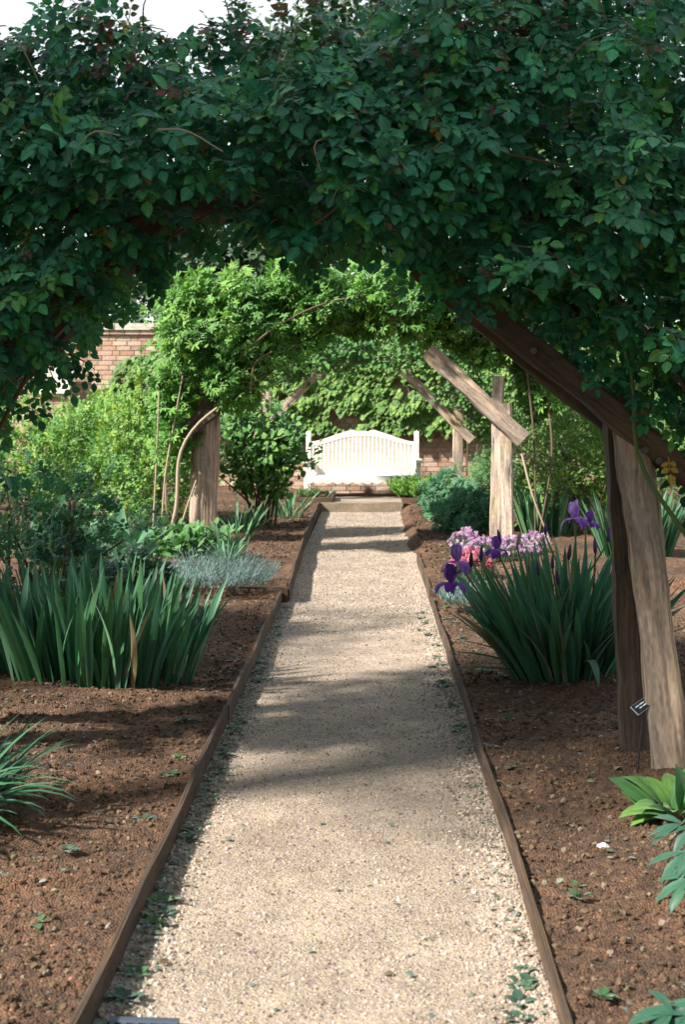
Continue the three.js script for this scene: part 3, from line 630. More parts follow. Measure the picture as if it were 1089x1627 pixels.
// ================================================================== creepers on the wall
seed = 61;
function creeper(label, n, inside, colors, k = 1) {
  const t = thing('wall_creeper', label, 'creeper', [0, 0, -21.9], 'creepers on the brick wall'), list = []; let g = 0;
  while (list.length < n && g++ < n * 40) {
    const x = rr(-7.5, 6.5), y = rr(0.3, 3.0); if (!inside(x, y)) continue;
    const th = 0.05 + 0.17 * Math.max(0, fbm(x * 2.6, y * 2.6, 5) + 0.3), p = V(x, y, 0.0 + th * Math.pow(rnd(), 0.5));
    list.push([pick(ivyLeaves), orient(p, V(gauss() * 0.5, -0.75 + gauss() * 0.4, 0.45), V(-0.45 + gauss() * 0.4, 0.55 + gauss() * 0.35, 0.8), k * rr(0.75, 1.2)), tint(pick(colors), 0.2)]);
  }
  stuff(mesh('foliage', joinGeo(list), foliageMat, t));
  return t;
}
const ivyCol = [[0.13, 0.29, 0.04], [0.18, 0.35, 0.045], [0.085, 0.22, 0.035], [0.25, 0.40, 0.07]];
const gap = (x, y, f, a) => fbm(x * f, y * f, 17, 2) > a;
const cr1 = creeper('ivy covering the brick wall above the white bench', 13500, (x, y) => x > -2.6 && x < 3.4 && y > 1.04 + 0.14 * noise(x * 2.2, 5) + (x > 0.9 ? -0.05 : 0) && y < 2.72 && !gap(x, y, 2.2, 0.36), ivyCol);
const cr2 = creeper('ivy patch on the brick wall below the pale coping', 3000, (x, y) => { const e = ((x + 3.15) / 0.95) ** 2 + ((y - 1.65) / 0.68) ** 2; return e < 1 + 0.5 * noise(x * 2, y * 2) && !gap(x, y, 1.7, 0.45); }, ivyCol.map((c) => c.map((v) => v * 0.85)));
creeper('ivy over the far right part of the brick wall', 5200, (x, y) => x > 3.4 && y > 0.5 && !gap(x, y, 1.4, 0.5), ivyCol);
for (const [t, bs] of [[cr1, [[-1.9, 0.2, -1.2, 2.2], [-1.0, 0.9, -0.2, 2.4], [0.8, 0.9, 0.3, 2.3], [1.5, 0.2, 1.2, 2.2], [2.2, 0.2, 2.5, 2.3]]], [cr2, [[-3.1, 0.2, -3.3, 2.1], [-2.9, 0.2, -2.7, 2.0]]]])
  for (const [x0, y0, x1, y1] of bs) mesh('stem', tube([V(x0, y0, 0.06), V((x0 + x1) / 2 + 0.08, (y0 + y1) / 2, 0.06), V(x1, y1, 0.06)], 0.018, 0.008, 14, 5), M.stem, t);

// ================================================================== trees
seed = 71;
function tree(label, base, h, crownC, crownR, n, k, colors, o = {}) {
  const t = thing('garden_tree', label, 'tree', base, o.group), list = [];
  const C = V(...crownC).sub(V(...base)), cl = ellipsoidClusters(n, C, V(...crownR), o.cr ?? 0.55, k, { inner: 0.35, lump: 0.35, s: base[0] });
  clusterLeaves(list, cl, o.shapes ?? treeLeaves, colors, { size: o.size ?? [0.8, 1.4], up: 0.05, out: 0.7, face: V(-0.2, 0.9, 0.3), flat: 0.75 });
  stuff(mesh('crown', joinGeo(list), foliageMat, t));
  mesh('trunk', tube([V(0, -0.2, 0), V(0.1, C.y * 0.4, 0.05), V(C.x * 0.8, C.y, C.z * 0.8)], o.r ?? 0.2, 0.06, 12, 9), M.stem, t);
  for (let i = 0; i < 7; i++) { const e = pick(cl).c, s = V(0.08, C.y * rr(0.4, 0.7), 0.04); mesh('limb', tube([s, s.clone().lerp(e, 0.5).add(V(0, 0.2, 0)), e], 0.07, 0.02, 7, 6), M.stem, t); }
  return t;
}
const darkTree = [[0.04, 0.11, 0.025], [0.05, 0.14, 0.03], [0.03, 0.085, 0.022]], midTree = [[0.08, 0.20, 0.03], [0.11, 0.25, 0.035], [0.06, 0.15, 0.028]];
tree('tall dark evergreen tree rising over the wall behind the bench', [0.1, 0, -27], 9, [0.0, 6.4, -27], [2.2, 3.4, 1.8], 230, 60, darkTree, { group: 'trees behind the brick wall' });
tree('broad tree behind the wall with ivy above the bench', [3.4, 0, -27.5], 9, [3.4, 6.2, -27.5], [3.2, 3.6, 1.8], 210, 60, midTree, { group: 'trees behind the brick wall' });
tree('low leafy tree behind the pale coping of the wall', [-2.6, 0, -26], 5, [-2.6, 3.6, -26], [2.2, 1.5, 1.4], 150, 55, darkTree, { group: 'trees behind the brick wall' });
tree('leafy tree behind the brick wall near the buttress', [-6.2, 0, -27], 5, [-6.2, 3.0, -27], [1.8, 1.4, 1.4], 80, 50, midTree, { group: 'trees behind the brick wall' });
tree('low garden tree with drooping crown beyond the dark irises', [-4.8, 0, -6.1], 4.5, [-4.6, 2.75, -6.5], [1.0, 0.95, 1.4], 48, 42, midTree, { cr: 0.45, r: 0.1 });
tree('broad garden tree shading the rose arch from the side', [-4.9, 0, -2.8], 8, [-4.6, 6.95, -2.85], [1.7, 2.1, 1.15], 120, 46, midTree, { cr: 0.5, r: 0.16 });

// ================================================================== shrubs of the borders
seed = 81;
for (const [x, z, y, n] of [[-7.5, 7.5, 4.6, 'one'], [-2.6, 8.5, 5.2, 'two'], [2.8, 8.5, 5.0, 'three'], [7.6, 6.5, 4.6, 'four']])  // unseen trees added behind the camera to block skylight from the rose canopy
  tree({ one: 'broad leafy tree added unseen to cut skylight, standing before the shade tree', two: 'tallest broad leafy tree added unseen to cut skylight on the rose arch', three: 'broad leafy tree added unseen to cut skylight, in line with the bench', four: 'broad leafy tree added unseen to cut skylight, beyond the cut leaved plants' }[n], [x, 0, z], 9, [x, y, z], [3.1, 4.2, 2.0], 120, 40, midTree, { cr: 0.9, size: [1.8, 2.8], group: 'unseen trees added to cut skylight' });
const limeRose = [[0.20, 0.42, 0.04], [0.15, 0.37, 0.04], [0.28, 0.44, 0.05], [0.10, 0.30, 0.04]];
shrub('rose_bush', 'yellow green rose bush below the wall coping', 'rose bush', [-3.1, 0.1, -16.0], [-3.1, 0.88, -16.0], [0.85, 0.60, 0.7], { n: 90, cr: 0.17, k: 26, shapes: roseSmall, colors: limeRose, size: [1.0, 1.6], stems: 10, foot: 0.3, group: 'rose bushes in the border' });
shrub('rose_bush', 'light green rose bush behind the hanging climber stems', 'rose bush', [-2.25, 0.1, -15.0], [-2.3, 0.85, -15.0], [0.62, 0.72, 0.6], { n: 80, cr: 0.16, k: 26, shapes: roseSmall, colors: limeRose, size: [1.0, 1.5], stems: 12, foot: 0.3, stemMat: M.stemGreen, group: 'rose bushes in the border' });
shrub('rose_bush', 'bushy rose at the foot of the buttress', 'rose bush', [-4.4, 0.1, -17.5], [-4.4, 0.9, -17.5], [0.9, 0.75, 0.7], { n: 80, cr: 0.18, k: 24, shapes: roseSmall, colors: limeRose, size: [1.0, 1.7], stems: 8, foot: 0.3, group: 'rose bushes in the border' });
shrub('leafy_shrub', 'round leafy shrub between grey post and bench', 'shrub', [-1.22, 0.1, -15.8], [-1.22, 0.98, -15.8], [0.52, 0.55, 0.5], { n: 95, cr: 0.14, k: 24, shapes: roundLeaves, colors: [[0.10, 0.29, 0.045], [0.07, 0.22, 0.04], [0.17, 0.36, 0.05]], size: [0.9, 1.4], low: -0.95, stems: 12, foot: 0.16, sr: 0.016, droop: 0.4 });
shrub('rose_bush', 'dark leaved rose bush with bare canes beside the dark iris clump', 'rose bush', [-2.0, 0.08, -8.6], [-2.0, 0.80, -8.5], [0.55, 0.42, 0.5], { n: 46, cr: 0.15, k: 13, shapes: roseLeaves, colors: [[0.04, 0.23, 0.065], [0.07, 0.28, 0.06], [0.03, 0.17, 0.055], [0.15, 0.31, 0.04]], size: [0.6, 0.95], stems: 16, foot: 0.2, sr: 0.011, group: 'rose bushes in the border' });
shrub('rose_bush', 'low dark rose bush at the back of the dark iris clump', 'rose bush', [-2.0, 0.08, -8.0], [-1.95, 0.45, -8.0], [0.42, 0.35, 0.4], { n: 26, cr: 0.14, k: 12, shapes: roseLeaves, colors: [[0.03, 0.15, 0.065], [0.025, 0.12, 0.055], [0.05, 0.19, 0.06]], size: [0.6, 0.95], stems: 10, foot: 0.15, sr: 0.009, group: 'rose bushes in the border' });
shrub('willowy_shrub', 'tall narrow leaved shrub behind the split grey post', 'shrub', [2.25, 0.1, -15.2], [2.3, 0.98, -15.2], [0.95, 0.85, 0.7], { n: 150, cr: 0.16, k: 46, shapes: narrowLeaves, colors: [[0.15, 0.32, 0.045], [0.11, 0.26, 0.04], [0.20, 0.36, 0.055], [0.08, 0.20, 0.035]], size: [0.9, 1.5], stems: 16, foot: 0.4, low: -1 });
shrub('willowy_shrub', 'fresh green narrow leaved shrub behind the tall sword leaves', 'shrub', [2.1, 0.1, -14.4], [2.1, 0.86, -14.5], [0.80, 0.80, 0.45], { n: 150, cr: 0.15, k: 62, shapes: narrowLeaves, colors: [[0.22, 0.42, 0.045], [0.17, 0.36, 0.04], [0.28, 0.46, 0.055], [0.11, 0.26, 0.035]], size: [1.0, 1.6], stems: 14, foot: 0.4, low: -1 });
shrub('willowy_shrub', 'narrow leaved shrub at the foot of the ivy wall', 'shrub', [3.6, 0.1, -17.5], [3.6, 1.0, -17.5], [1.0, 0.9, 0.8], { n: 90, cr: 0.2, k: 40, shapes: narrowLeaves, colors: [[0.14, 0.30, 0.045], [0.10, 0.24, 0.04]], size: [1.1, 1.8], stems: 8, foot: 0.4, low: -1 });
shrub('ferny_plant', 'blue green ferny mound below the pale post near the bench', 'plant', [0.95, 0.12, -17.0], [0.98, 0.30, -17.0], [0.42, 0.28, 0.5], { n: 55, cr: 0.10, k: 20, shapes: fingerLeaves, colors: [[0.09, 0.30, 0.14], [0.10, 0.31, 0.15], [0.05, 0.20, 0.09]], size: [0.6, 1.0], stems: 6, stemMat: M.stemGreen, sr: 0.006, group: 'ferny mounds on the sunny side' });
shrub('ferny_plant', 'blue green ferny mound beside the split grey post', 'plant', [1.12, 0.12, -15.0], [1.05, 0.28, -15.0], [0.36, 0.26, 0.45], { n: 55, cr: 0.10, k: 20, shapes: fingerLeaves, colors: [[0.08, 0.28, 0.14], [0.09, 0.29, 0.14], [0.045, 0.19, 0.09]], size: [0.6, 1.0], stems: 6, stemMat: M.stemGreen, sr: 0.006, group: 'ferny mounds on the sunny side' });
shrub('ferny_plant', 'taller ferny mound behind the split grey post', 'plant', [1.55, 0.12, -17.6], [1.55, 0.42, -17.6], [0.45, 0.36, 0.4], { n: 50, cr: 0.12, k: 20, shapes: fernLeaves, colors: [[0.12, 0.32, 0.07], [0.09, 0.27, 0.08]], size: [0.7, 1.1], stems: 6, stemMat: M.stemGreen, sr: 0.006, group: 'ferny mounds on the sunny side' });
// upright fine plants: sprigs fan out from the base
function sprigs(name, label, cat, base, r, h, n, o) {
  const t = thing(name, label, cat, base, o.group), list = [];
  for (let i = 0; i < n; i++) {
    const a = rr(0, 6.283), q = Math.sqrt(rnd()), lean = (o.lean ?? 0.8) * q, L = h * rr(0.7, 1.05) * (1 - 0.25 * q);
    const b = V(Math.cos(a) * q * r * 0.7, 0, Math.sin(a) * q * r * 0.7), dir = V(Math.cos(a) * lean, 1, Math.sin(a) * lean).normalize();
    const e = b.clone().addScaledVector(dir, L), col = pick(o.colors);
    if (i < 12) mesh('stem', tube([b, b.clone().lerp(e, 0.5), e], 0.004, 0.002, 3, 4), M.stemGreen, t);
    for (let k = 0; k < o.leaves; k++) {
      const f = (o.from ?? 0.15) + (1 - (o.from ?? 0.15)) * (k + rnd()) / o.leaves, ph = rr(0, 6.283);
      list.push([pick(o.shapes), orient(b.clone().lerp(e, f), V(Math.cos(ph), o.rise ?? 0.9, Math.sin(ph)).addScaledVector(dir, 0.6), dir.clone().add(V(gauss() * 0.3, 0.2, gauss() * 0.3)), rr(...o.size) * (1.05 - 0.35 * f)), tint(col, 0.15)]);
    }
  }
  stuff(mesh('foliage', joinGeo(list), o.mat ?? foliageMat, t));
  return t;
}
const needle = many(3, () => sheet(0.055, 0.006, { rows: 2, curl: rr(0.1, 0.4), fold: 0.2 }));
const silver = [[0.17, 0.28, 0.27], [0.22, 0.33, 0.33], [0.12, 0.22, 0.21]];
sprigs('lavender', 'blue grey lavender mound beside the flowerless iris clump', 'lavender', [-1.13, 0.10, -10.55], 0.46, 0.33, 480, { leaves: 14, shapes: needle, colors: silver, size: [0.8, 1.3], lean: 1.1 });
sprigs('silver_pinks', 'silver blue tuft of fine leaves below the iris flowers', 'plant', [0.72, 0.10, -9.6], 0.26, 0.20, 200, { leaves: 14, shapes: needle, colors: silver.map((c) => c.map((v) => v * 1.15)), size: [0.8, 1.3], lean: 1.2 });
sprigs('euphorbia', 'upright blue green feathery plant beside the climber stems', 'plant', [-1.98, 0.12, -12.6], 0.24, 0.46, 60, { leaves: 42, shapes: narrowLeaves, colors: [[0.04, 0.13, 0.075], [0.05, 0.16, 0.085]], size: [0.7, 1.0], lean: 0.35 });
sprigs('bright_spiky_plant', 'bright lime plant of narrow leaves beside the bench', 'plant', [0.66, 0.14, -20.3], 0.36, 0.42, 130, { leaves: 22, shapes: narrowLeaves, colors: [[0.22, 0.46, 0.05], [0.18, 0.40, 0.045], [0.28, 0.50, 0.07]], size: [1.2, 2.0], lean: 0.9, group: 'lime plants beside the bench' });
sprigs('bright_spiky_plant', 'bright lime plant of narrow leaves at the pale post', 'plant', [1.05, 0.14, -20.3], 0.26, 0.36, 80, { leaves: 22, shapes: narrowLeaves, colors: [[0.20, 0.44, 0.05], [0.17, 0.39, 0.045]], size: [1.2, 2.0], lean: 0.8, group: 'lime plants beside the bench' });
sprigs('bright_spiky_plant', 'small lime plant in the little bed on the opposite bench end', 'plant', [-0.86, 0.15, -19.9], 0.16, 0.20, 60, { leaves: 18, shapes: narrowLeaves, colors: [[0.14, 0.27, 0.05], [0.16, 0.28, 0.09]], size: [0.8, 1.2], lean: 0.9, group: 'lime plants beside the bench' });
// broad low plants
shrub('leafy_mound', 'low mound of bright rounded leaves at the foot of the climber post', 'plant', [-1.55, 0.12, -12.4], [-1.55, 0.22, -12.4], [0.42, 0.14, 0.35], { n: 44, cr: 0.09, k: 9, shapes: roundLeaves, colors: [[0.10, 0.29, 0.05], [0.07, 0.23, 0.05]], size: [1.0, 1.6], stems: 4, stemMat: M.stemGreen, sr: 0.005, group: 'leafy mounds' });
shrub('leafy_mound', 'dark mound of divided leaves behind the flowerless iris clump', 'plant', [-1.78, 0.1, -9.4], [-1.78, 0.30, -9.4], [0.42, 0.22, 0.4], { n: 46, cr: 0.10, k: 10, shapes: fingerLeaves, colors: [[0.04, 0.13, 0.065], [0.05, 0.15, 0.07], [0.03, 0.10, 0.05]], size: [0.8, 1.2], stems: 4, stemMat: M.stemGreen, sr: 0.005, group: 'leafy mounds' });
// pinks in flower
seed = 91;
function flowers(name, label, base, r, n, petals, leafCol) {
  const t = thing(name, label, 'flowers', base, 'flowers in front of the split grey post'), fol = [], blo = [];
  const petal = many(3, () => palmate(5, 0.022, 0.016, 5.0));
  for (let i = 0; i < n; i++) {
    const a = rr(0, 6.283), q = Math.sqrt(rnd()), h = r[1] * (1 - 0.5 * q * q) * rr(0.75, 1.1), p = V(Math.cos(a) * q * r[0], h, Math.sin(a) * q * r[2]);
    blo.push([pick(petal), orient(p, V(gauss() * 0.5, 0.5, gauss() * 0.5), V(gauss() * 0.6, 0.6, 0.7), rr(0.8, 1.3)), tint(pick(petals), 0.15)]);
    for (let k = 0; k < 9; k++) fol.push([pick(needle), orient(V(p.x, h * rr(0.1, 0.85), p.z), V(gauss(), 1, gauss()), V(gauss(), 0.3, gauss()), rr(0.8, 1.4)), tint(pick(leafCol), 0.15)]);
  }
  stuff(mesh('foliage', joinGeo(fol), foliageMat, t));
  stuff(mesh('blossoms', joinGeo(blo), foliageMat, t));
  for (let i = 0; i < 8; i++) { const a = i * 0.8; mesh('stem', tube([V(0, 0, 0), V(Math.cos(a) * r[0] * 0.3, r[1] * 0.5, Math.sin(a) * r[2] * 0.3), V(Math.cos(a) * r[0] * 0.6, r[1] * 0.8, Math.sin(a) * r[2] * 0.6)], 0.004, 0.002, 4, 4), M.stemGreen, t); }
}
const pinkish = [[0.50, 0.24, 0.48], [0.58, 0.36, 0.60], [0.42, 0.17, 0.42], [0.62, 0.44, 0.62]];
flowers('pink_phlox', 'mauve pink flowers massed around the foot of the split post', [1.14, 0.12, -12.3], [0.36, 0.19, 0.32], 260, pinkish, [[0.07, 0.16, 0.06]]);
flowers('pink_phlox', 'small tuft of mauve pink flowers near the path', [0.86, 0.12, -12.7], [0.16, 0.22, 0.2], 120, pinkish, [[0.07, 0.16, 0.06]]);
flowers('pink_phlox', 'mauve pink flowers beside the cut timber block', [1.44, 0.12, -12.5], [0.15, 0.22, 0.2], 70, pinkish, [[0.07, 0.16, 0.06]]);
flowers('coral_flowers', 'coral red flowers between the iris and the mauve flowers', [0.78, 0.10, -10.9], [0.17, 0.24, 0.2], 150, [[0.62, 0.12, 0.20], [0.70, 0.20, 0.28], [0.55, 0.10, 0.22]], [[0.10, 0.18, 0.10]]);

// ================================================================== sword leaved clumps
seed = 101;
function bladeShapes(l, w, curls, o = {}) { return curls.map((c) => sheet(l, w, { rows: 8, fold: 0.35, curl: c, belly: 0.35, tip: 1.6, base: 0.75, ...o })); }
const bladeMats = (cs) => cs.map((c) => leafMat(c, { map: bladeMap, transmission: 0.25, clearcoat: 0.35, clearcoatRoughness: 0.4 }));
function bladeClump(t, n, r, shapes, mats, { lean = 0.5, size = [0.7, 1.1], twist = 1, bias = [0, 0], name = 'leaf' } = {}) {
  for (let i = 0; i < n; i++) {
    const a = rr(0, 6.283), q = Math.sqrt(rnd()), x = Math.cos(a) * q, z = Math.sin(a) * q, b = V(x * r[0], -0.02, z * r[1]);
    const dir = V(x * lean + gauss() * 0.13 + bias[0], 1, z * lean + gauss() * 0.13 + bias[1]), nn = V(-x * 0.5 + gauss() * twist, 0.15, -z * 0.5 + gauss() * twist + 0.2);
    const m = mesh(name, pick(shapes), pick(mats), t); orient(b, dir, nn, rr(...size) * (1 - 0.12 * q)).decompose(m.position, m.quaternion, m.scale);
  }
}
const irisMats = bladeMats([[0.046, 0.21, 0.105], [0.060, 0.25, 0.115], [0.040, 0.175, 0.09], [0.09, 0.29, 0.11], [0.05, 0.22, 0.115], [0.06, 0.235, 0.10], [0.055, 0.235, 0.12], [0.065, 0.26, 0.115], [0.048, 0.20, 0.105], [0.08, 0.27, 0.10], [0.055, 0.21, 0.095], [0.06, 0.25, 0.13], [0.10, 0.31, 0.13], [0.28, 0.23, 0.11]]);
const irisShapes = bladeShapes(0.66, 0.047, [0.05, 0.15, 0.3, 0.45, 0.7]);
{
  const t = thing('iris_clump', 'dark green flowerless clump of broad iris leaves in shade', 'iris', [-1.42, 0.05, -7.15], 'bearded iris clumps');
  bladeClump(t, 290, [0.52, 0.34], irisShapes.slice(0, 4), irisMats, { lean: 0.30, size: [0.72, 1.12] });
}
const irisR = thing('iris_clump', 'clump of grey green iris leaves with purple flowers', 'iris', [1.02, 0.05, -7.35], 'bearded iris clumps');
bladeClump(irisR, 290, [0.26, 0.26], bladeShapes(0.72, 0.050, [0.05, 0.15, 0.3, 0.5, 0.8]), irisMats, { lean: 0.60, size: [0.68, 1.12], bias: [-0.05, 0.05] });
{
  const m = mesh('leaf', bladeShapes(0.42, 0.05, [1.5])[0], bladeMats([[0.10, 0.21, 0.13]])[0], irisR); orient(V(0.06, 0.12, 0.30), V(0.10, 0.6, 1), V(0, 1, -0.5), 0.8).decompose(m.position, m.quaternion, m.scale);
  for (let i = 0; i < 7; i++) { const k = mesh('leaf', irisShapes[3], bladeMats([[0.05, 0.15, 0.08]])[0], irisR); orient(V(-0.18, 0.02 + i * 0.015, 0.1 - i * 0.03), V(-1, 0.35 + i * 0.16, 0.35 - 0.1 * i), V(0.3, 1, 0), rr(0.62, 0.85)).decompose(k.position, k.quaternion, k.scale); }
}
// iris flowers: three upright standards, three hanging falls
const petalMats = [[0.33, 0.09, 0.64], [0.42, 0.15, 0.74], [0.22, 0.05, 0.50], [0.54, 0.28, 0.80]].map((c) => leafMat(c, { transmission: 0.4, clearcoat: 0, map: bladeMap }));
function petal(l, w, curl, cup, ruffle, ph) {
  const R_ = 9, C_ = 8, p = [], uv = [], ix = [];
  for (let i = 0; i <= R_; i++) for (let j = 0; j <= C_; j++) {
    const t = i / R_, u = j / C_ * 2 - 1, prof = 0.16 + 0.84 * Math.pow(Math.sin(Math.PI * Math.min(0.985, 0.06 + 0.86 * Math.pow(t, 0.85))), 0.75), hw = w / 2 * prof, a = curl * t, edge = Math.pow(Math.abs(u), 2.2);
    const y = l * Math.sin(a) / curl, z = -l * (1 - Math.cos(a)) / curl, rf = ruffle * edge * Math.sin(t * 13 + u * 2 + ph) * (0.3 + t) + ruffle * 0.7 * Math.max(0, t - 0.7) * 3 * Math.sin(u * 7 + ph);
    p.push(hw * u * (1 - 0.12 * edge), y + 0.004 * Math.sin(u * 6 + ph) * t, z + cup * hw * u * u + rf); uv.push(j / C_, t);
    if (i < R_ && j < C_) { const k = i * (C_ + 1) + j, m = k + C_ + 1; ix.push(k, k + 1, m + 1, k, m + 1, m); }
  }
  const g = new THREE.BufferGeometry(); g.setAttribute('position', new THREE.Float32BufferAttribute(p, 3)); g.setAttribute('uv', new THREE.Float32BufferAttribute(uv, 2)); g.setIndex(ix); g.computeVertexNormals(); return g;
}
const standard = many(3, (_, i) => petal(0.10, 0.085, 1.25, -0.55, 0.010, i * 2.1));
const fall = many(3, (_, i) => petal(0.115, 0.080, 2.2, -0.30, 0.011, i * 1.7 + 1));
const budGeo = new THREE.LatheGeometry([[0, 0], [0.007, 0.006], [0.011, 0.025], [0.010, 0.05], [0.005, 0.075], [0, 0.085]].map(([x, y]) => new THREE.Vector2(x, y)), 8);
const budMats = [std([0.05, 0.015, 0.11], 0.6), std([0.035, 0.012, 0.06], 0.6), std([0.20, 0.20, 0.10], 0.7)];
function irisFlower(p, s, dark) {
  const f = new THREE.Group(); f.name = 'flower'; f.position.copy(p); f.rotation.set(gauss() * 0.2, rr(0, 6), gauss() * 0.2); f.scale.setScalar(s * 0.88); irisR.add(f);
  for (let k = 0; k < 3; k++) {
    const a = k * 2.094; let m = mesh('upright_petal', standard[k], petalMats[dark ? (k ? 0 : 2) : (k % 2 ? 1 : 3)], f);
    orient(V(Math.cos(a) * 0.010, 0, Math.sin(a) * 0.010), V(Math.cos(a) * 0.75, 1, Math.sin(a) * 0.75), V(Math.cos(a), -0.5, Math.sin(a)), 1).decompose(m.position, m.quaternion, m.scale);
    const b = a + 1.047; m = mesh('hanging_petal', fall[k], petalMats[dark ? 2 : k % 2 ? 0 : 1], f);
    orient(V(Math.cos(b) * 0.010, 0, Math.sin(b) * 0.010), V(Math.cos(b), 0.45, Math.sin(b)), V(-Math.cos(b) * 0.4, 1, -Math.sin(b) * 0.4), 1).decompose(m.position, m.quaternion, m.scale);
  }
}
function irisStem(bx, bz, e, kinds) { // e: top in clump space
  const b = V(bx, 0, bz), mid = b.clone().lerp(e, 0.55).add(V(gauss() * 0.02, 0.03, 0));
  mesh('flower_stem', tube([b, mid, e], 0.008, 0.005, 8, 6), M.stemGreen, irisR);
  kinds.forEach(([dx, dy, dz, kind, s]) => {
    const p = e.clone().add(V(dx, dy, dz));
    if (kind === 'bud') { const m = mesh('bud', budGeo, budMats[Math.floor(rnd() * 3) % 3], irisR); m.position.copy(p); m.rotation.set(gauss() * 0.15, 0, gauss() * 0.2); m.scale.setScalar(s); }
    else irisFlower(p, s, kind === 'dark');
    if (Math.hypot(dx, dy, dz) > 0.03) mesh('flower_stem', tube([e.clone().lerp(b, 0.08), e.clone().lerp(p, 0.6), p], 0.005, 0.004, 4, 5), M.stemGreen, irisR);
  });
}
const C0 = V(1.02, 0.05, -7.35), rel = (px, py, d) => at(px, py, d).sub(C0);
irisStem(-0.25, 0.05, rel(728, 892, 7.05), [[0, 0, 0, 'light', 1.0], [-0.035, -0.10, 0.03, 'dark', 1.05], [0.07, -0.03, 0, 'bud', 1.0], [0.12, 0.0, 0, 'bud', 1.0]]);
irisStem(-0.12, 0.0, rel(790, 872, 7.2), [[0, 0, 0, 'dark', 0.8], [0.02, 0.03, 0, 'bud', 0.9]]);
irisStem(0.1, -0.2, rel(915, 822, 7.6), [[0, 0, 0, 'light', 1.05], [0.08, -0.02, 0, 'dark', 0.7]]);
for (const [px, py, d] of [[823, 868, 7.2], [842, 900, 7.0], [868, 850, 7.5], [880, 905, 7.1], [905, 890, 7.4], [932, 850, 7.6], [948, 880, 7.3], [968, 860, 7.5], [890, 930, 7.0], [770, 905, 7.0], [985, 845, 7.6], [858, 915, 7.1]]) irisStem(rr(-0.2, 0.2), rr(-0.15, 0.15), rel(px, py, d), [[0, 0, 0, 'bud', rr(0.8, 1.2)]]);

const strap = bladeShapes(0.5, 0.020, [0.8, 1.3, 1.8, 2.2], { rows: 7 });
{
  const t = thing('strappy_clump', 'arching clump of fine strap leaves in the bare soil before the dark irises', 'plant', [-1.46, 0.05, -4.66], 'strap leaved clumps');
  bladeClump(t, 295, [0.16, 0.2], strap, bladeMats([[0.035, 0.19, 0.075], [0.05, 0.24, 0.09], [0.03, 0.14, 0.06]]), { lean: 0.42, size: [0.6, 1.1], twist: 0.3 });
}
const strapFar = bladeMats([[0.05, 0.19, 0.085], [0.07, 0.24, 0.09], [0.12, 0.29, 0.11]]);
for (const [label, p, n, r, lean, size] of [
  ['small strappy clump with bent leaves at the foot of the climber post', [-1.34, 0.12, -14.6], 46, [0.12, 0.1], 0.7, [0.5, 0.8]],
  ['iris fan of pointed leaves between round shrub and path', [-0.98, 0.12, -16.9], 50, [0.14, 0.12], 0.6, [0.5, 0.8]],
  ['tall blue green sword leaves behind the cut timber block', [1.75, 0.1, -14.2], 80, [0.22, 0.16], 0.22, [0.8, 1.1]],
  ['tall grassy clump behind the iris in flower', [2.30, 0.1, -12.2], 100, [0.28, 0.2], 0.3, [0.8, 1.15]],
  ['tuft of strap leaves in the small bed beside the bench', [-0.72, 0.14, -19.9], 36, [0.10, 0.08], 0.6, [0.3, 0.5]],
  ['small strappy tuft between lavender and round shrub', [-1.20, 0.12, -11.9], 26, [0.08, 0.08], 0.7, [0.4, 0.7]],
]) { const t = thing('strappy_clump', label, 'plant', p, 'strap leaved clumps'); bladeClump(t, n, r, n < 60 ? [...strap.slice(0, 2), ...irisShapes.slice(2)] : irisShapes.slice(0, 3), strapFar, { lean, size, twist: 0.6 }); }
const hostaShapes = [0.4, 0.9, 1.3].map((c) => sheet(0.55, 0.13, { rows: 7, fold: 0.4, curl: c, belly: 0.55, tip: 1.4, wave: 0.1 }));
for (const [label, p, n, size] of [['clump of broad grey green straps among the rose canes', [-2.05, 0.1, -11.0], 34, [0.8, 1.35]], ['drooping broad leaved clump beside the feathery plant', [-1.82, 0.1, -10.4], 20, [0.5, 0.85]], ['broad strap leaves at the back of the rose canes', [-2.6, 0.1, -11.8], 34, [0.9, 1.4]]]) {
  const t = thing('broad_leaved_clump', label, 'plant', p, 'broad leaved clumps'); bladeClump(t, n, [0.18, 0.15], hostaShapes, bladeMats([[0.06, 0.22, 0.09], [0.10, 0.28, 0.14], [0.05, 0.18, 0.075]]), { lean: 0.6, size, twist: 0.4 });
}
// near right plants
seed = 121;
{
  const t = thing('broad_leaved_clump', 'fresh lime green clump of broad leaves at the foot of the near post', 'plant', [1.04, 0.07, -4.78], 'broad leaved clumps');
  bladeClump(t, 36, [0.06, 0.06], [0.9, 1.3, 1.7].map((c) => sheet(0.24, 0.085, { rows: 7, fold: 0.35, curl: c, belly: 0.5, tip: 1.3, wave: 0.12 })), bladeMats([[0.11, 0.29, 0.05], [0.16, 0.36, 0.06], [0.06, 0.20, 0.05]]), { lean: 1.0, size: [0.7, 1.1], twist: 0.25 });
}
const peony = many(4, () => { const p = []; for (let i = 0; i < 9; i++) { const a = (i / 8 - 0.5) * 2.6; p.push([sheet(0.13 * (1 - 0.25 * Math.abs(a) / 1.3), 0.03, { rows: 5, fold: 0.3, curl: rr(0.2, 0.8), belly: 0.55 }), rotZ(a, 0, 0.03 * (i % 2), 1, rr(-0.5, 0.1))]); } return joinGeo(p); });
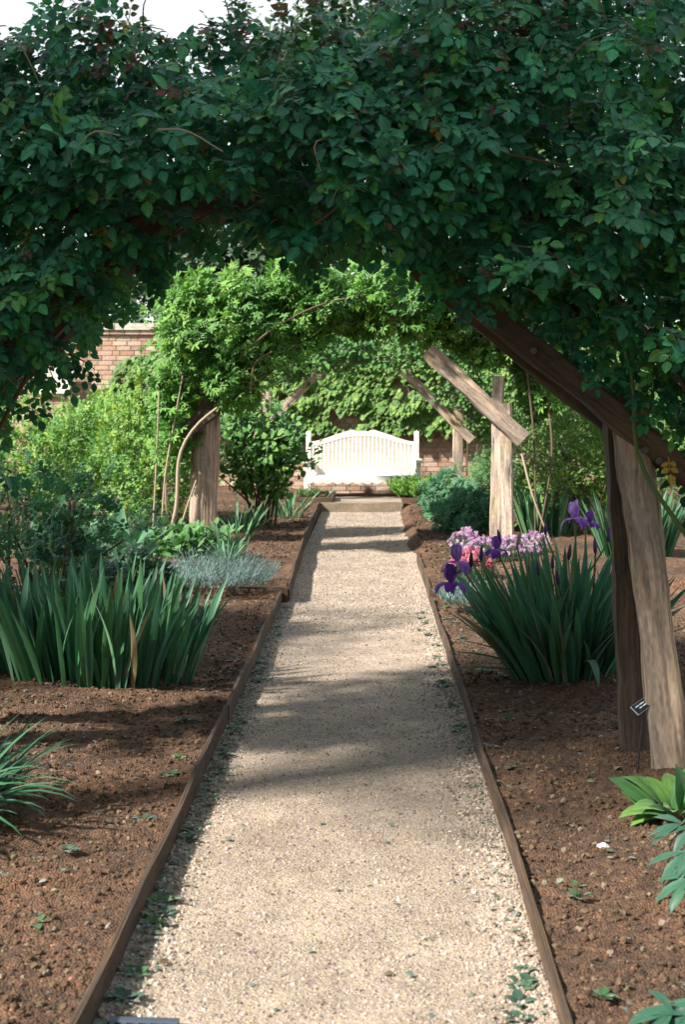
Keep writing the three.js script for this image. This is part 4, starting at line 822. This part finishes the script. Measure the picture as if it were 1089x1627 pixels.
for (const [label, p, n, h] of [['dark green plant of deeply cut leaves beside the lime clump', [1.04, 0.05, -3.9], 34, 0.22], ['dark cut leaved plant low in the soil beside the edging', [0.87, 0.04, -3.10], 14, 0.04]]) {
  const t = thing('cut_leaved_plant', label, 'plant', p, 'cut leaved plants in the near bed'), lm = bladeMats([[0.014, 0.10, 0.055], [0.020, 0.12, 0.065], [0.028, 0.14, 0.075]]);
  for (let i = 0; i < n; i++) {
    const a = rr(0, 6.283), q = rr(0.4, 1), o = V(Math.cos(a) * q * 0.16, h * rr(0.5, 1.2), Math.sin(a) * q * 0.16);
    const m = mesh('leaf', pick(peony), pick(lm), t); orient(o, V(Math.cos(a), -0.1 + gauss() * 0.35, Math.sin(a)), V(gauss() * 0.3, 1, 0.3), rr(0.75, 1.2)).decompose(m.position, m.quaternion, m.scale);
    mesh('stalk', tube([V(0, 0, 0), o.clone().multiplyScalar(0.5).add(V(0, 0.05, 0)), o], 0.006, 0.003, 5, 5), M.stemGreen, t);
  }
}

// ================================================================== small things
{
  const L = thing('plant_label', 'small black plant label on a thin stake beside the near post', 'plant label', [1.03, 0.02, -5.36]);
  mesh('stake', tube([V(-0.02, -0.05, 0.03), V(0.0, 0.14, 0.01), V(0.015, 0.29, 0)], 0.004, 0.004, 6, 6), std([0.02, 0.02, 0.02], 0.5), L);
  const c = document.createElement('canvas'); c.width = 256; c.height = 128; const g = c.getContext('2d'); g.fillStyle = '#10161c'; g.fillRect(0, 0, 256, 128); g.fillStyle = '#d5dde0';
  for (const [x, y, w] of [[30, 34, 44], [84, 34, 60], [160, 34, 30], [58, 70, 36], [106, 70, 48], [170, 70, 20]]) g.fillRect(x, y, w, 12);
  const tex = new THREE.CanvasTexture(c); tex.colorSpace = THREE.SRGBColorSpace;
  const pl = new THREE.Group(); pl.name = 'plate'; pl.position.set(0.015, 0.30, 0); pl.rotation.set(-0.75, -0.1, 0.62); L.add(pl);
  mesh('backing', new THREE.BoxGeometry(0.098, 0.045, 0.003), std([0.55, 0.57, 0.6], 0.4, { metalness: 0.4 }), pl);
  mesh('face', new THREE.PlaneGeometry(0.094, 0.042).translate(0, 0, 0.0035), std([1, 1, 1], 0.4, { map: tex }), pl);
  const s = mesh('white_stone', rock, std([0.72, 0.70, 0.68], 0.7)); s.scale.set(0.019, 0.011, 0.014); s.position.set(0.745, soilH(0.745, 4.45) + 0.006, -4.45); tag(s, 'white pebble lying alone on the brown soil', 'stone');
  const gr = thing('metal_grating', 'blue grey metal drain cover edge set in the gravel beside the dark board', 'drain cover', [-0.52, 0.012, -3.20]);
  mesh('frame', timber(V(-0.09, 0, -0.02), V(0.075, 0, -0.012), 0.03, 0.02, { seg: 4, rough: 0.02, face: V(0, 1, 0), sq: true }), std([0.10, 0.12, 0.16], 0.45, { metalness: 0.6 }), gr);
  for (let i = 0; i < 6; i++) mesh('bar', new THREE.BoxGeometry(0.012, 0.016, 0.16).translate(-0.078 + i * 0.028, 0, 0.075), std([0.09, 0.11, 0.15], 0.5, { metalness: 0.6 }), gr);
}
// weeds and fallen leaves
seed = 131;
{
  const list = [], wl = [[0.05, 0.15, 0.05], [0.03, 0.10, 0.05], [0.10, 0.22, 0.05], [0.04, 0.12, 0.075]];
  for (let i = 0; i < 85; i++) {
    const d = 2.9 + 7 * Math.pow(rnd(), 1.3), k = rnd(), x = k < 0.35 ? 0.41 - Math.abs(gauss()) * 0.07 : k < 0.6 ? 0.49 + Math.abs(gauss()) * 0.2 : k < 0.85 ? -0.61 + Math.abs(gauss()) * 0.05 : -0.72 - Math.abs(gauss()) * 0.3, on = x > -0.65 && x < 0.45, y = on ? pathH(x, d) : soilH(x, d), c = pick(wl);
    for (let j = 0; j < 6 + rnd() * 8; j++) { const a = rr(0, 6.283); list.push([pick(roundLeaves), orient(V(x + Math.cos(a) * 0.01, y + 0.002, -d + Math.sin(a) * 0.01), V(Math.cos(a), rr(0.2, 0.9), Math.sin(a)), V(0, 1, 0), rr(0.25, 0.55)), tint(c, 0.2)]); }
  }
  tag(mesh('weeds', joinGeo(list), foliageMat), 'small green weeds along the edging boards', 'weeds', null, 'stuff');
  const fl = [], fc = [[0.16, 0.24, 0.18], [0.24, 0.30, 0.24], [0.10, 0.17, 0.12], [0.30, 0.26, 0.14], [0.20, 0.13, 0.06], [0.34, 0.36, 0.32]];
  for (let i = 0; i < 2000; i++) {
    const d = 2.8 + 7.4 * rnd(), k = rnd(), x = k < 0.52 ? -0.635 + Math.abs(gauss()) * 0.07 : k < 0.62 ? 0.43 - Math.abs(gauss()) * 0.06 : k < 0.7 ? rr(-0.6, 0.4) : k < 0.87 ? -0.70 - rr(0, 1.1) : 0.48 + rr(0, 0.8), on = x > -0.65 && x < 0.45;
    fl.push([pick(roundLeaves), orient(V(x, (on ? pathH(x, d) : soilH(x, d)) + 0.008, -d), V(gauss(), gauss() * 0.2, gauss()), V(gauss() * 0.35, 1, gauss() * 0.35), rr(0.16, 0.42)), tint(pick(fc), 0.2)]);
  }
  tag(mesh('fallen_leaves', joinGeo(fl), foliageMat), 'pale fallen leaves and petals along the shaded board', 'fallen leaves', null, 'stuff');
}

renderer.render(scene, camera);
